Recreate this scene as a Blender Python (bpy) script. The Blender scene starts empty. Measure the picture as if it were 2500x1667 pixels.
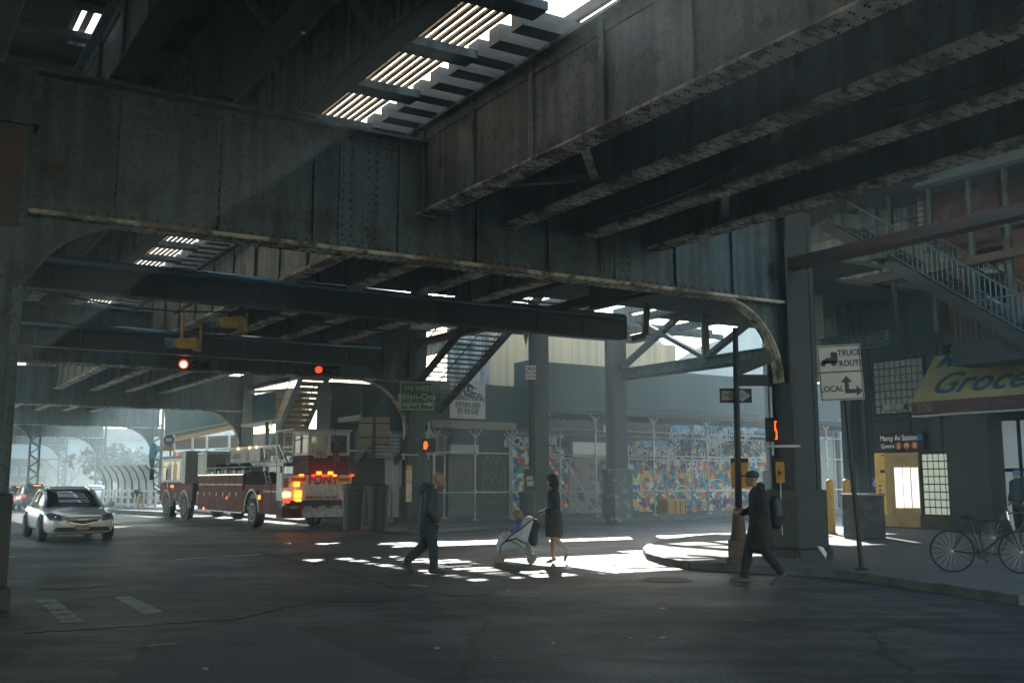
import bpy, math, random
from mathutils import Vector, Matrix, Euler, noise
random.seed(7)
PI = math.pi
SC = bpy.context.scene
COL = SC.collection
# ------------------------------------------------------------------ camera
PITCH = math.radians(8.02); CAMH = 1.6; FPX = 2431.0
cam = bpy.data.cameras.new("camera"); cam.lens = 35; cam.sensor_width = 36
cam.clip_start = 0.05; cam.clip_end = 3000
camo = bpy.data.objects.new("camera", cam); COL.objects.link(camo)
camo.location = (0, 0, CAMH); camo.rotation_euler = (PI/2 + PITCH, 0, 0)
SC.camera = camo
# ------------------------------------------------------------------ light
SUN_EL = math.radians(26.5); SUN_AZ = math.radians(2.0)
w = bpy.data.worlds.new("World"); SC.world = w; w.use_nodes = True
nt = w.node_tree; nt.nodes.clear()
sky = nt.nodes.new("ShaderNodeTexSky"); sky.sky_type = 'NISHITA'; sky.sun_disc = False
sky.sun_elevation = SUN_EL; sky.sun_rotation = SUN_AZ
sky.air_density = 1.6; sky.dust_density = 1.0; sky.ozone_density = 1.4
bg = nt.nodes.new("ShaderNodeBackground"); bg.inputs[1].default_value = 0.15
wo = nt.nodes.new("ShaderNodeOutputWorld")
nt.links.new(sky.outputs[0], bg.inputs[0]); nt.links.new(bg.outputs[0], wo.inputs[0])
sl = bpy.data.lights.new("sun", 'SUN'); sl.energy = 5.0; sl.angle = math.radians(0.5); sl.color = (1, 0.95, 0.88)
so = bpy.data.objects.new("sun", sl); COL.objects.link(so)
sd = Vector((math.sin(SUN_AZ)*math.cos(SUN_EL), math.cos(SUN_AZ)*math.cos(SUN_EL), math.sin(SUN_EL)))
so.rotation_euler = sd.to_track_quat('Z', 'Y').to_euler(); so.location = sd*60
SC.view_settings.view_transform = 'Standard'; SC.view_settings.look = 'None'
SC.view_settings.exposure = 1.9; SC.view_settings.gamma = 1.0
try:
    SC.cycles.use_denoising = True
    SC.cycles.volume_bounces = 1; SC.cycles.max_bounces = 8; SC.cycles.diffuse_bounces = 6
    SC.cycles.sample_clamp_indirect = 6
except Exception: pass

# ------------------------------------------------------------------ layout helpers
_c, _s = math.cos(PITCH), math.sin(PITCH)
def ray(px, py):
    u = (px-1250)/FPX; v = (833.5-py)/FPX
    return Vector((u, _c - v*_s, _s + v*_c))
def WZ(px, py, z=0.0):
    d = ray(px, py); t = (z-CAMH)/d.z
    return Vector((d.x*t, d.y*t, z))
def WD(px, py, D):
    d = ray(px, py); t = D/d.y
    return Vector((d.x*t, D, CAMH + d.z*t))
O = Vector((-1.5, 15.98)); CV = Vector((.866, .5)); LV = Vector((-.5446, .8387))
AZL = math.atan2(LV.y, LV.x); AZC = math.atan2(CV.y, CV.x)
def S(c, l, z=0.0):
    p = O + CV*c + LV*l
    return Vector((p.x, p.y, z))

# ------------------------------------------------------------------ mesh builder
class MB:
    def __init__(s): s.v = []; s.f = []; s.m = []
    def add(s, vs, fs, mi=0):
        n = len(s.v); s.v += [tuple(v) for v in vs]
        for f in fs: s.f.append(tuple(n+i for i in f)); s.m.append(mi)
    def box(s, x0, x1, y0, y1, z0, z1, mi=0, M=None):
        vs = [Vector(p) for p in ((x0,y0,z0),(x1,y0,z0),(x1,y1,z0),(x0,y1,z0),(x0,y0,z1),(x1,y0,z1),(x1,y1,z1),(x0,y1,z1))]
        if M: vs = [M @ v for v in vs]
        s.add(vs, ((0,3,2,1),(4,5,6,7),(0,1,5,4),(1,2,6,5),(2,3,7,6),(3,0,4,7)), mi); return s
    def beam(s, a, b, w, h, mi=0, up=Vector((0,0,1))):
        a = Vector(a); b = Vector(b); d = (b-a)
        if d.length < 1e-6: return s
        dn = d.normalized(); r = dn.cross(up)
        if r.length < 1e-4: r = dn.cross(Vector((0,1,0)))
        r.normalize(); u = r.cross(dn)
        vs = []
        for p in (a, b):
            for sx, sz in ((-1,-1),(1,-1),(1,1),(-1,1)): vs.append(p + r*(w/2*sx) + u*(h/2*sz))
        s.add(vs, ((0,1,2,3),(7,6,5,4),(0,4,5,1),(1,5,6,2),(2,6,7,3),(3,7,4,0)), mi); return s
    def tube(s, a, b, r, r2=None, n=8, mi=0, cap=True):
        a = Vector(a); b = Vector(b); d = (b-a)
        if d.length < 1e-6: return s
        dn = d.normalized(); x = dn.cross(Vector((0,0,1)))
        if x.length < 1e-3: x = dn.cross(Vector((0,1,0)))
        x.normalize(); y = x.cross(dn); r2 = r if r2 is None else r2
        vs = []
        for p, q in ((a, r), (b, r2)):
            for i in range(n):
                t = 2*PI*i/n; vs.append(p + x*(math.cos(t)*q) + y*(math.sin(t)*q))
        fs = [(i, (i+1)%n, n+(i+1)%n, n+i) for i in range(n)]
        if cap: fs += [tuple(range(n))[::-1], tuple(range(n, 2*n))]
        s.add(vs, fs, mi); return s
    def path(s, pts, r, n=8, mi=0):
        for i in range(len(pts)-1): s.tube(pts[i], pts[i+1], r, r, n, mi)
        return s
    def prism(s, poly, z0, z1, mi=0, M=None):
        n = len(poly)
        vs = [Vector((p[0], p[1], z0)) for p in poly] + [Vector((p[0], p[1], z1)) for p in poly]
        if M: vs = [M @ v for v in vs]
        fs = [tuple(range(n))[::-1], tuple(range(n, 2*n))] + [(i, (i+1)%n, n+(i+1)%n, n+i) for i in range(n)]
        s.add(vs, fs, mi); return s
    def slab(s, pts, th, nrm, mi=0):   # planar polygon given in 3D, thickened along nrm
        n = len(pts); k = Vector(nrm).normalized()*th
        vs = [Vector(p) for p in pts] + [Vector(p)+k for p in pts]
        s.add(vs, [tuple(range(n))[::-1], tuple(range(n, 2*n))] + [(i, (i+1)%n, n+(i+1)%n, n+i) for i in range(n)], mi); return s
    def lathe(s, prof, n=16, mi=0, M=None, cap=True):  # prof: (r,z)
        vs = []; k = len(prof)
        for r, z in prof:
            for i in range(n):
                t = 2*PI*i/n; v = Vector((r*math.cos(t), r*math.sin(t), z)); vs.append(M @ v if M else v)
        fs = [(j*n+i, j*n+(i+1)%n, (j+1)*n+(i+1)%n, (j+1)*n+i) for j in range(k-1) for i in range(n)]
        if cap: fs += [tuple(range(n))[::-1], tuple(range((k-1)*n, k*n))]
        s.add(vs, fs, mi); return s
    def ball(s, c, r, n=10, mi=0, sc=(1,1,1), M=None):
        k = max(5, n//2+1); prof = []; vs = []; c = Vector(c)
        for j in range(k+1):
            a = -PI/2 + PI*j/k
            for i in range(n):
                t = 2*PI*i/n; p = Vector((math.cos(a)*math.cos(t)*r*sc[0], math.cos(a)*math.sin(t)*r*sc[1], math.sin(a)*r*sc[2]))
                if M: p = M @ p
                vs.append(c + p)
        s.add(vs, [(j*n+i, j*n+(i+1)%n, (j+1)*n+(i+1)%n, (j+1)*n+i) for j in range(k) for i in range(n)], mi); return s
    def rivet(s, p, nrm, r=.018, mi=0):
        p = Vector(p); nrm = Vector(nrm).normalized(); x = nrm.cross(Vector((.3,.2,.9))).normalized(); y = nrm.cross(x)
        vs = [p + x*(math.cos(t)*r) + y*(math.sin(t)*r) for t in (0, PI/3, 2*PI/3, PI, 4*PI/3, 5*PI/3)]
        vs += [p + nrm*r*.8 + x*(math.cos(t)*r*.5) + y*(math.sin(t)*r*.5) for t in (0, PI/3, 2*PI/3, PI, 4*PI/3, 5*PI/3)]
        s.add(vs, [(i, (i+1)%6, 6+(i+1)%6, 6+i) for i in range(6)] + [(6,7,8,9,10,11)], mi); return s
    def build(s, name, mats, parent=None, smooth=False, bevel=0, sub=0, auto=None):
        me = bpy.data.meshes.new(name); me.from_pydata(s.v, [], s.f)
        if not isinstance(mats, (list, tuple)): mats = [mats]
        for m in mats: me.materials.append(m)
        if len(mats) > 1: me.polygons.foreach_set("material_index", s.m)
        if smooth: me.polygons.foreach_set("use_smooth", [True]*len(me.polygons))
        me.validate(); me.update()
        o = bpy.data.objects.new(name, me); COL.objects.link(o)
        if parent is not None: o.parent = parent
        if bevel:
            b = o.modifiers.new("b", 'BEVEL'); b.width = bevel; b.segments = 2; b.limit_method = 'ANGLE'
        if sub:
            b = o.modifiers.new("s", 'SUBSURF'); b.levels = sub; b.render_levels = sub
        return o
def tag(o, label=None, cat=None, group=None, kind=None):
    if label: o["label"] = label
    if cat: o["category"] = cat
    if group: o["group"] = group
    if kind: o["kind"] = kind
    return o
def empty(name, loc=(0,0,0), rz=0.0, label=None, cat=None, group=None, sc=1.0):
    o = bpy.data.objects.new(name, None); COL.objects.link(o); o.location = loc; o.rotation_euler = (0,0,rz)
    o.scale = (sc,)*3; o.empty_display_size = .2
    return tag(o, label, cat, group)
def copy_tree(o, parent=None, **kw):
    c = o.copy(); COL.objects.link(c)
    if parent is not None: c.parent = parent
    for ch in list(o.children): copy_tree(ch, c)
    return c
def text(body, size, mat_, parent, loc, rot, name="lettering", ext=.002, align='CENTER', sx=1.0, shear=0.0, sp=1.0, bold=0.0):
    cu = bpy.data.curves.new(name, 'FONT'); cu.body = body; cu.size = size; cu.extrude = ext
    cu.align_x = align; cu.align_y = 'CENTER'; cu.shear = shear; cu.space_character = sp; cu.offset = bold
    cu.materials.append(mat_); cu.resolution_u = 3
    o = bpy.data.objects.new(name, cu); COL.objects.link(o); o.parent = parent; o.location = loc; o.rotation_euler = rot
    o.scale = (sx, 1, 1); return o

# ------------------------------------------------------------------ materials
def mat(name, c1, c2=None, scale=3.0, thr=(.45,.6), rough=.65, metal=0.0, bump=.0, bscale=None, st=(1,1,1), det=6,
        c3=None, s3=1.0, thr3=(.5,.62), emit=None, es=1.0, rough2=None, alpha=1.0, trans=0.0, spec=.5):
    m = bpy.data.materials.new(name); m.use_nodes = True; N = m.node_tree; b = N.nodes["Principled BSDF"]
    b.inputs["Base Color"].default_value = (*c1, 1); b.inputs["Roughness"].default_value = rough
    b.inputs["Metallic"].default_value = metal; b.inputs["Specular IOR Level"].default_value = spec
    if trans: b.inputs["Transmission Weight"].default_value = trans
    if alpha < 1: b.inputs["Alpha"].default_value = alpha
    if emit:
        b.inputs["Emission Color"].default_value = (*emit, 1); b.inputs["Emission Strength"].default_value = es
    L = N.links
    if c2 or bump or c3:
        tc = N.nodes.new("ShaderNodeTexCoord"); mp = N.nodes.new("ShaderNodeMapping"); mp.inputs["Scale"].default_value = st
        L.new(tc.outputs["Object"], mp.inputs[0])
    def ns(sc_, d):
        n = N.nodes.new("ShaderNodeTexNoise"); n.inputs["Scale"].default_value = sc_; n.inputs["Detail"].default_value = d
        n.inputs["Roughness"].default_value = .62; L.new(mp.outputs[0], n.inputs[0]); return n
    def ramp(n, t, a=(0,0,0), bb=(1,1,1)):
        r = N.nodes.new("ShaderNodeMapRange"); r.inputs[1].default_value = t[0]; r.inputs[2].default_value = t[1]
        L.new(n.outputs[0], r.inputs[0]); return r
    cur = None
    if c2:
        n = ns(scale, det); r = ramp(n, thr); mx = N.nodes.new("ShaderNodeMix"); mx.data_type = 'RGBA'
        L.new(r.outputs[0], mx.inputs[0]); mx.inputs[6].default_value = (*c1, 1); mx.inputs[7].default_value = (*c2, 1); cur = mx.outputs[2]
        if rough2 is not None:
            rr = N.nodes.new("ShaderNodeMapRange"); rr.inputs[3].default_value = rough; rr.inputs[4].default_value = rough2
            L.new(r.outputs[0], rr.inputs[0]); L.new(rr.outputs[0], b.inputs["Roughness"])
    if c3:
        n3 = ns(s3, 7); r3 = ramp(n3, thr3); m3 = N.nodes.new("ShaderNodeMix"); m3.data_type = 'RGBA'
        L.new(r3.outputs[0], m3.inputs[0]); m3.inputs[7].default_value = (*c3, 1)
        if cur: L.new(cur, m3.inputs[6])
        else: m3.inputs[6].default_value = (*c1, 1)
        cur = m3.outputs[2]
    if cur: L.new(cur, b.inputs["Base Color"])
    if bump:
        nb = ns(bscale or scale*6, 8); bp = N.nodes.new("ShaderNodeBump"); bp.inputs["Strength"].default_value = bump
        bp.inputs["Distance"].default_value = .03
        L.new(nb.outputs[0], bp.inputs["Height"]); L.new(bp.outputs[0], b.inputs["Normal"])
    return m
M = {}
def asphalt_mat():
    m = mat('asphalt', (.034,.043,.048), (.08,.095,.104), .32, (.38,.66), .6, bump=.5, bscale=55, c3=(.022,.026,.029), s3=1.1, thr3=(.5,.64), rough2=.42)
    N = m.node_tree; L = N.links; b = N.nodes["Principled BSDF"]; src = b.inputs["Base Color"].links[0].from_socket
    tc = N.nodes.new("ShaderNodeTexCoord"); mp = N.nodes.new("ShaderNodeMapping"); mp.inputs["Rotation"].default_value = (0,0,.99); mp.inputs["Scale"].default_value = (.25,2.2,1)
    L.new(tc.outputs["Object"], mp.inputs[0]); n = N.nodes.new("ShaderNodeTexNoise"); n.inputs["Scale"].default_value = 1.2; n.inputs["Detail"].default_value = 5; L.new(mp.outputs[0], n.inputs[0])
    v = N.nodes.new("ShaderNodeTexVoronoi"); v.feature = 'DISTANCE_TO_EDGE'; v.inputs["Scale"].default_value = .33; nn = N.nodes.new("ShaderNodeTexNoise"); nn.inputs["Scale"].default_value = 1.5; nn.inputs["Detail"].default_value = 6
    L.new(tc.outputs["Object"], nn.inputs[0]); mv = N.nodes.new("ShaderNodeMix"); mv.data_type = 'VECTOR'; mv.inputs[0].default_value = .35; L.new(tc.outputs["Object"], mv.inputs[4]); L.new(nn.outputs[1], mv.inputs[5]); L.new(mv.outputs[1], v.inputs[0])
    r1 = N.nodes.new("ShaderNodeMapRange"); r1.inputs[1].default_value = .35; r1.inputs[2].default_value = .7; r1.inputs[3].default_value = .65; r1.inputs[4].default_value = 1.5; L.new(n.outputs[0], r1.inputs[0])
    r2 = N.nodes.new("ShaderNodeMapRange"); r2.inputs[1].default_value = .0; r2.inputs[2].default_value = .012; r2.inputs[3].default_value = .35; r2.inputs[4].default_value = 1.0; L.new(v.outputs["Distance"], r2.inputs[0])
    g = N.nodes.new("ShaderNodeTexNoise"); g.inputs["Scale"].default_value = 30; g.inputs["Detail"].default_value = 2; L.new(tc.outputs["Object"], g.inputs[0])
    r3 = N.nodes.new("ShaderNodeMapRange"); r3.inputs[1].default_value = .3; r3.inputs[2].default_value = .75; r3.inputs[3].default_value = .35; r3.inputs[4].default_value = 2.1; L.new(g.outputs[0], r3.inputs[0])
    m1 = N.nodes.new("ShaderNodeMath"); m1.operation = 'MULTIPLY'; L.new(r1.outputs[0], m1.inputs[0]); L.new(r2.outputs[0], m1.inputs[1])
    m2 = N.nodes.new("ShaderNodeMath"); m2.operation = 'MULTIPLY'; L.new(m1.outputs[0], m2.inputs[0]); L.new(r3.outputs[0], m2.inputs[1])
    vm = N.nodes.new("ShaderNodeVectorMath"); vm.operation = 'SCALE'; L.new(src, vm.inputs[0]); L.new(m2.outputs[0], vm.inputs[3]); L.new(vm.outputs[0], b.inputs["Base Color"])
    return m
M['asphalt'] = asphalt_mat()
M['patch'] = mat('asphalt patch', (.085,.093,.097), (.115,.122,.125), .8, (.35,.7), .72, bump=.3, bscale=60)
M['paint'] = mat('worn road paint', (.34,.35,.34), (.07,.075,.08), 2.6, (.5,.66), .7, bump=.2, bscale=50)
M['walk'] = mat('sidewalk', (.1,.105,.105), (.16,.162,.158), 1.1, (.3,.7), .8, bump=.25, bscale=40, c3=(.08,.08,.08), s3=2.2, thr3=(.6,.72))
M['curb'] = mat('kerb stone', (.14,.145,.14), (.07,.075,.075), 2, (.45,.65), .75, bump=.3)
M['steel'] = mat('teal painted steel', (.062,.098,.102), (.09,.13,.135), .8, (.3,.7), .48, bump=.45, bscale=7, c3=(.05,.034,.025), s3=1.3, thr3=(.53,.66), rough2=.62)
def streaks(m, amt=.55, sc=5.0):
    N = m.node_tree; L = N.links; b = N.nodes["Principled BSDF"]; src = b.inputs["Base Color"].links[0].from_socket
    tc = N.nodes.new("ShaderNodeTexCoord"); mp = N.nodes.new("ShaderNodeMapping"); mp.inputs["Scale"].default_value = (sc,sc,.35); L.new(tc.outputs["Object"], mp.inputs[0])
    n = N.nodes.new("ShaderNodeTexNoise"); n.inputs["Scale"].default_value = 1; n.inputs["Detail"].default_value = 6; L.new(mp.outputs[0], n.inputs[0])
    f = N.nodes.new("ShaderNodeTexNoise"); f.inputs["Scale"].default_value = 16; f.inputs["Detail"].default_value = 4; L.new(tc.outputs["Object"], f.inputs[0])
    r = N.nodes.new("ShaderNodeMapRange"); r.inputs[1].default_value = .42; r.inputs[2].default_value = .62; r.inputs[3].default_value = 1.12; r.inputs[4].default_value = amt; L.new(n.outputs[0], r.inputs[0])
    r2 = N.nodes.new("ShaderNodeMapRange"); r2.inputs[1].default_value = .56; r2.inputs[2].default_value = .64; r2.inputs[3].default_value = 1.0; r2.inputs[4].default_value = .5; L.new(f.outputs[0], r2.inputs[0])
    k = N.nodes.new("ShaderNodeMath"); k.operation = 'MULTIPLY'; L.new(r.outputs[0], k.inputs[0]); L.new(r2.outputs[0], k.inputs[1])
    v = N.nodes.new("ShaderNodeVectorMath"); v.operation = 'SCALE'; L.new(src, v.inputs[0]); L.new(k.outputs[0], v.inputs[3]); L.new(v.outputs[0], b.inputs["Base Color"])
streaks(M['steel'])
M['steel2'] = mat('grey tan peeling painted steel', (.2,.2,.17), (.13,.14,.122), .9, (.4,.6), .6, bump=.35, bscale=7, c3=(.07,.048,.032), s3=1.6, thr3=(.56,.66))
streaks(M['steel2'], .6, 4)
M['flange'] = mat('flaking flange paint with bounce', (.62,.55,.43), (.12,.095,.07), 3.6, (.48,.6), .7, bump=.7, bscale=14, c3=(.2,.14,.09), s3=1.2, thr3=(.5,.6))  # flaking paint, paled to hold sunlight bounced up from the road
M['steeld'] = mat('dark grimy and shaded steel', (.032,.045,.047), (.045,.042,.037), 1.2, (.4,.65), .6, bump=.3, bscale=8)  # darker steel; its tone also carries shade on columns and left flanges
M['rust'] = mat('rusty steel', (.13,.065,.04), (.07,.07,.062), 1.5, (.42,.6), .75, bump=.5, bscale=9)
M['tie'] = mat('weathered timber tie', (.2,.18,.155), (.12,.11,.1), 2, (.35,.7), .8, st=(1,1,4), bump=.4, bscale=20)
M['deck'] = mat('dark deck planking', (.07,.078,.078), (.1,.098,.09), 1.6, (.4,.7), .85, bump=.4, bscale=12)
M['galv'] = mat('galvanised pipe', (.72,.73,.72), (.55,.56,.55), 6, (.4,.6), .38, metal=.25)
M['green'] = mat('dark green painted plywood', (.03,.072,.08), (.04,.09,.1), .5, (.3,.7), .6, bump=.15, bscale=3, st=(1,1,.25))
M['black'] = mat('black metal', (.02,.022,.023), rough=.5)
M['white'] = mat('white sheet', (.72,.72,.71), (.6,.6,.6), 4, (.5,.8), .5)
M['yellow'] = mat('yellow paint', (.6,.34,.03), (.4,.2,.03), 5, (.5,.7), .5, bump=.2)
M['rubber'] = mat('tyre rubber', (.018,.018,.019), rough=.8, bump=.2, scale=20)
M['glassd'] = mat('dark glass', (.01,.013,.015), rough=.05, spec=.8)
M['chrome'] = mat('chrome', (.7,.7,.72), rough=.15, metal=1)
# ================================================================== GROUND
def ground_poly(px):
    return [WZ(a, b, 0).xy for a, b in px]
mb = MB(); mb.box(-900, 900, -60, 1500, -.5, 0); tag(mb.build('road', M['asphalt']), kind='structure')
# sidewalk on the right (corner nose, then running towards the camera)
near = [(1578,1352),(1588,1366),(1625,1378),(1690,1389),(1900,1401),(2050,1410),(2200,1432),(2500,1478)]
far = [(2120,1289),(2000,1298),(1830,1308),(1690,1321),(1620,1333),(1588,1342)]
pn = [Vector(p) for p in ground_poly(near)]
pf = [Vector(p) for p in ground_poly(far)]
poly = pn + [Vector((30, 8)), Vector((34, 30)), Vector((26, 44))] + pf
mb = MB(); mb.prism([(p.x, p.y) for p in poly], 0.0, .13)
tag(mb.build('sidewalk', M['walk'], bevel=.02), kind='structure')
mb = MB()
for a, b in list(zip(pn, pn[1:])) + [(pf[i], pf[i+1]) for i in range(len(pf)-1)] + [(pf[-1], pn[0])]:
    mb.beam(Vector((a.x, a.y, .069)), Vector((b.x, b.y, .069)), .16, .145)
tag(mb.build('kerb', M['curb'], bevel=.015), kind='structure')
# far sidewalk in front of the shops under the shed
def SH(u, v, z=0.0):   # shop frontage frame: u along the frontage (to the right), v back from the post line
    U = Vector((.839, .545)); V = Vector((-.545, .839)); p = Vector((3.6, 43.4)) + U*u + V*v
    return Vector((p.x, p.y, z))
ROTSH = math.atan2(.545, .839)
mb = MB(); mb.slab([SH(-9.5,-2.6,.0), SH(24,-2.0,.0), SH(24,9,.0), SH(-9.5,9,.0)], .13, (0,0,1))
tag(mb.build('far_sidewalk', M['walk'], bevel=.02), kind='structure')
mb = MB(); mb.beam(SH(-9.5,-2.7,.07), SH(24,-2.1,.07), .16, .15)
tag(mb.build('far_kerb', M['curb']), kind='structure')
# sidewalk by the truck, and median beyond it
mb = MB(); mb.slab([S(7.2,14,0), S(13.0,17,0), S(15,40,0), S(8.4,70,0), S(7.2,70,0)], .12, (0,0,1))
tag(mb.build('column_sidewalk', M['walk'], bevel=.02), kind='structure')
mb = MB(); mb.slab([WZ(255,1252), WZ(430,1262), WZ(430,1240), WZ(255,1236)], .2, (0,0,1))
tag(mb.build('median', M['curb']), kind='structure')
# paint and patches
def sheet(name, px, z, m, kind='structure'):
    b = MB(); b.slab([WZ(a, c, z) for a, c in px], .003, (0,0,1)); return tag(b.build(name, m), kind=kind)
sheet('asphalt_patch', [(230,1700),(395,1556),(680,1517),(1110,1700)], .004, M['patch'])
sheet('crosswalk_bar', [(88,1463),(135,1462),(205,1517),(150,1520)], .004, M['paint'])
sheet('crosswalk_bar', [(278,1457),(318,1455),(400,1493),(352,1499)], .004, M['paint'])
sheet('lane_line', [(20,1293),(75,1294),(75,1297),(20,1296)], .004, M['paint'])
sheet('lane_line', [(430,1364),(640,1351),(640,1353.5),(430,1367)], .004, M['paint'])
sheet('lane_line', [(1010,1425),(1045,1429),(1040,1433),(983,1428)], .004, M['paint'])
sheet('lane_line', [(15,1358),(105,1353),(105,1355),(15,1361)], .004, M['paint'])
sheet('road_seam', [(880,1478),(1060,1445),(1068,1447),(890,1482)], .0045, M['black'])
sheet('road_seam', [(1165,1452),(1225,1436),(1228,1438),(1170,1456)], .0045, M['black'])
sheet('repair_patch', [(470,1402),(600,1399),(642,1403),(630,1407),(540,1409),(468,1406)], .0045, mat('repair patch', (.2,.21,.215), (.1,.105,.11), 3, (.4,.7), .7))
M['iron'] = mat('cast iron cover', (.05,.052,.055), (.08,.08,.08), 12, (.4,.6), .45, metal=.4, bump=.6, bscale=24)
def manhole(px, py, r, label):
    p = WZ(px, py); e = empty('manhole_cover', p, .4, label, 'manhole cover', 'manhole covers in the road')
    b = MB(); b.lathe([(r*1.07,.0),(r*1.07,.012),(r*1.02,.016),(r*1.0,.008)], 40, cap=False); b.build('rim', M['iron'], e)
    b = MB(); b.lathe([(r*.99,.0),(r*.99,.012)], 40)
    for i in range(-5, 6):
        hw = math.sqrt(max(0, (r*.9)**2 - (i*r*.17)**2))
        if hw > .05: b.box(i*r*.17-.014, i*r*.17+.014, -hw, hw, .012, .018)
    b.build('lid', M['iron'], e)
rndm = random.Random(3)
M['tar'] = mat('tar seal', (.02,.024,.027), (.03,.034,.037), 5, (.4,.6), .85, spec=.1)
for pts in (((60,1545),(300,1530),(560,1512),(760,1470),(1000,1462)),((620,1345),(820,1390),(980,1440))):
    b = MB(); P = []
    for i in range(len(pts)-1):
        for k in range(7):
            u = k/7; x = pts[i][0]*(1-u)+pts[i+1][0]*u; y = pts[i][1]*(1-u)+pts[i+1][1]*u; P.append(WZ(x+rndm.uniform(-5,5), y+rndm.uniform(-2,2), .003))
    for i in range(len(P)-1): b.beam(P[i], P[i+1], rndm.uniform(.012,.03), .004)
    tag(b.build('tar_seam', M['tar']), kind='structure')
manhole(1137, 1447, .42, 'round iron manhole cover with a bright worn rim in the middle of the road')
manhole(170, 1431, .47, 'faint round manhole cover in the road left of the crosswalk bars')
manhole(1628, 1416, .4, 'small ribbed drain cover close to the kerb corner')

# ================================================================== ELEVATED RAILWAY
el = empty('elevated_railway', S(-6.1, 0, 0), 0, 'huge teal riveted steel elevated railway roofing the whole street', 'elevated railway')
EI = Vector((-S(-6.1,0,0)))
def eb(mb_, name, m, parent=None, **k):
    o = mb_.build(name, m, None, **k); o.parent = parent or el
    o.matrix_parent_inverse = Matrix.Translation(EI) if parent is None else Matrix.Identity(4)
    if parent is not None and parent.get('_sub'): pass
    return o
def sub(mb_, name, m, part, **k):
    o = mb_.build(name, m, None, **k); o.parent = part; return o
def plate_girder(name, a, b, z0, z1, fw, sp, m_web, rivets=0, side=1, fl=None, own=el, stw=.11):
    """web + stiffeners + rivets in one mesh, flanges as sub-parts; a,b are 2D/3D ends"""
    a = Vector((a[0], a[1], 0)); b = Vector((b[0], b[1], 0)); d = (b-a); L = d.length; t = d.normalized(); n = Vector((-t.y, t.x, 0))
    q = MB()
    q.beam(a+Vector((0,0,(z0+z1)/2)), b+Vector((0,0,(z0+z1)/2)), .05, z1-z0-.02)
    k = max(1, int(L/sp))
    for i in range(k+1):
        p = a + t*(L*i/k)
        for sgn in (-1, 1):
            q.beam(p+n*(sgn*(.025+stw/2))+Vector((0,0,z0+.03)), p+n*(sgn*(.025+stw/2))+Vector((0,0,z1-.03)), .03, stw, up=n.cross(Vector((0,0,1))))
            q.beam(p+n*(sgn*.032)+t*.05+Vector((0,0,z0+.03)), p+n*(sgn*.032)+t*.05+Vector((0,0,z1-.03)), .014, .1, up=t.cross(Vector((0,0,1))).cross(Vector((0,0,1))))
        if rivets:
            m_ = int((z1-z0)/.14)
            for j in range(m_):
                for tt in (.05, -.05): q.rivet(p + n*(side*.04) + t*tt + Vector((0,0,z0+.12+j*.14)), n*side, .026)
    for sgn in (-1, 1):   # flange angles on web
        for zz in (z0+.1, z1-.1):
            q.beam(a+n*(sgn*.035)+Vector((0,0,zz)), b+n*(sgn*.035)+Vector((0,0,zz)), .02, .17)
    if rivets:
        m_ = int(L/.17)
        for j in range(m_):
            q.rivet(a+t*(.08+j*.17)+n*(side*.045)+Vector((0,0,z0+.1)), n*side, .026); q.rivet(a+t*(.08+j*.17)+n*(side*.045)+Vector((0,0,z1-.1)), n*side, .026)
    g = eb(q, name, m_web) if own is el else q.build(name, m_web, own)
    q = MB(); 
    q.beam(a+Vector((0,0,z1)), b+Vector((0,0,z1)), fw, .05)
    sub(q, 'flange', m_web, g)
    q = MB()
    zs = z0-.012
    q.beam(a+Vector((0,0,zs)), b+Vector((0,0,zs)), fw, .04)
    q.beam(a+Vector((0,0,zs-.028))+t*.3, b+Vector((0,0,zs-.028))-t*.3, fw-.03, .015)
    if rivets:
        for j in range(int(L/.17)):
            for s_ in (-.36, -.2, .2, .36):
                q.rivet(a+t*(.08+j*.17)+n*(fw*s_)+Vector((0,0,zs-.034)), (0,0,-1), .02, 1)
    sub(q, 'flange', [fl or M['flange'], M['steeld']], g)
    return g
# cross girders
CG = [(0, -6.1, 8.2), (18.45, -6.1, 9.24), (36.9, -6.1, 9.1), (55.4, -6.1, 9.1), (74, -6.1, 9.1), (92.5, -6.1, 9.1)]
for i, (l, c0, c1) in enumerate(CG):
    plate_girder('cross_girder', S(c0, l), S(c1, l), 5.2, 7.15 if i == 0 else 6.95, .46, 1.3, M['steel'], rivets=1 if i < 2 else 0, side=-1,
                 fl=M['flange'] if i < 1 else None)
# stringers
SR = [-4.7, -3.3, -1.98, 0.05, 1.6, 3.15, 4.78]
for i, c in enumerate(SR):
    dz = 1.4 if c < -1 else 0
    for j, (l0, l1) in enumerate(((-24, -.06), (.06, 18.38), (18.52, 36.8), (37, 55.3), (55.5, 92))):
        if j == 4 and i not in (0, 2, 3, 6): continue
        plate_girder('track_girder', S(c, l0), S(c, l1), (5.95 if j < 3 else 6.1)+dz, 7.4+dz*.9, .36, 1.55, M['steel2'] if (i in (2, 3) or (j+i) % 4 == 3) else M['steel'],
                     rivets=1 if j == 0 and i > 2 else 0, side=-1, stw=.09, fl=M['steeld'] if i < 3 else None)  # left flanges take the dark steel, putting their shade into the colour
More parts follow.
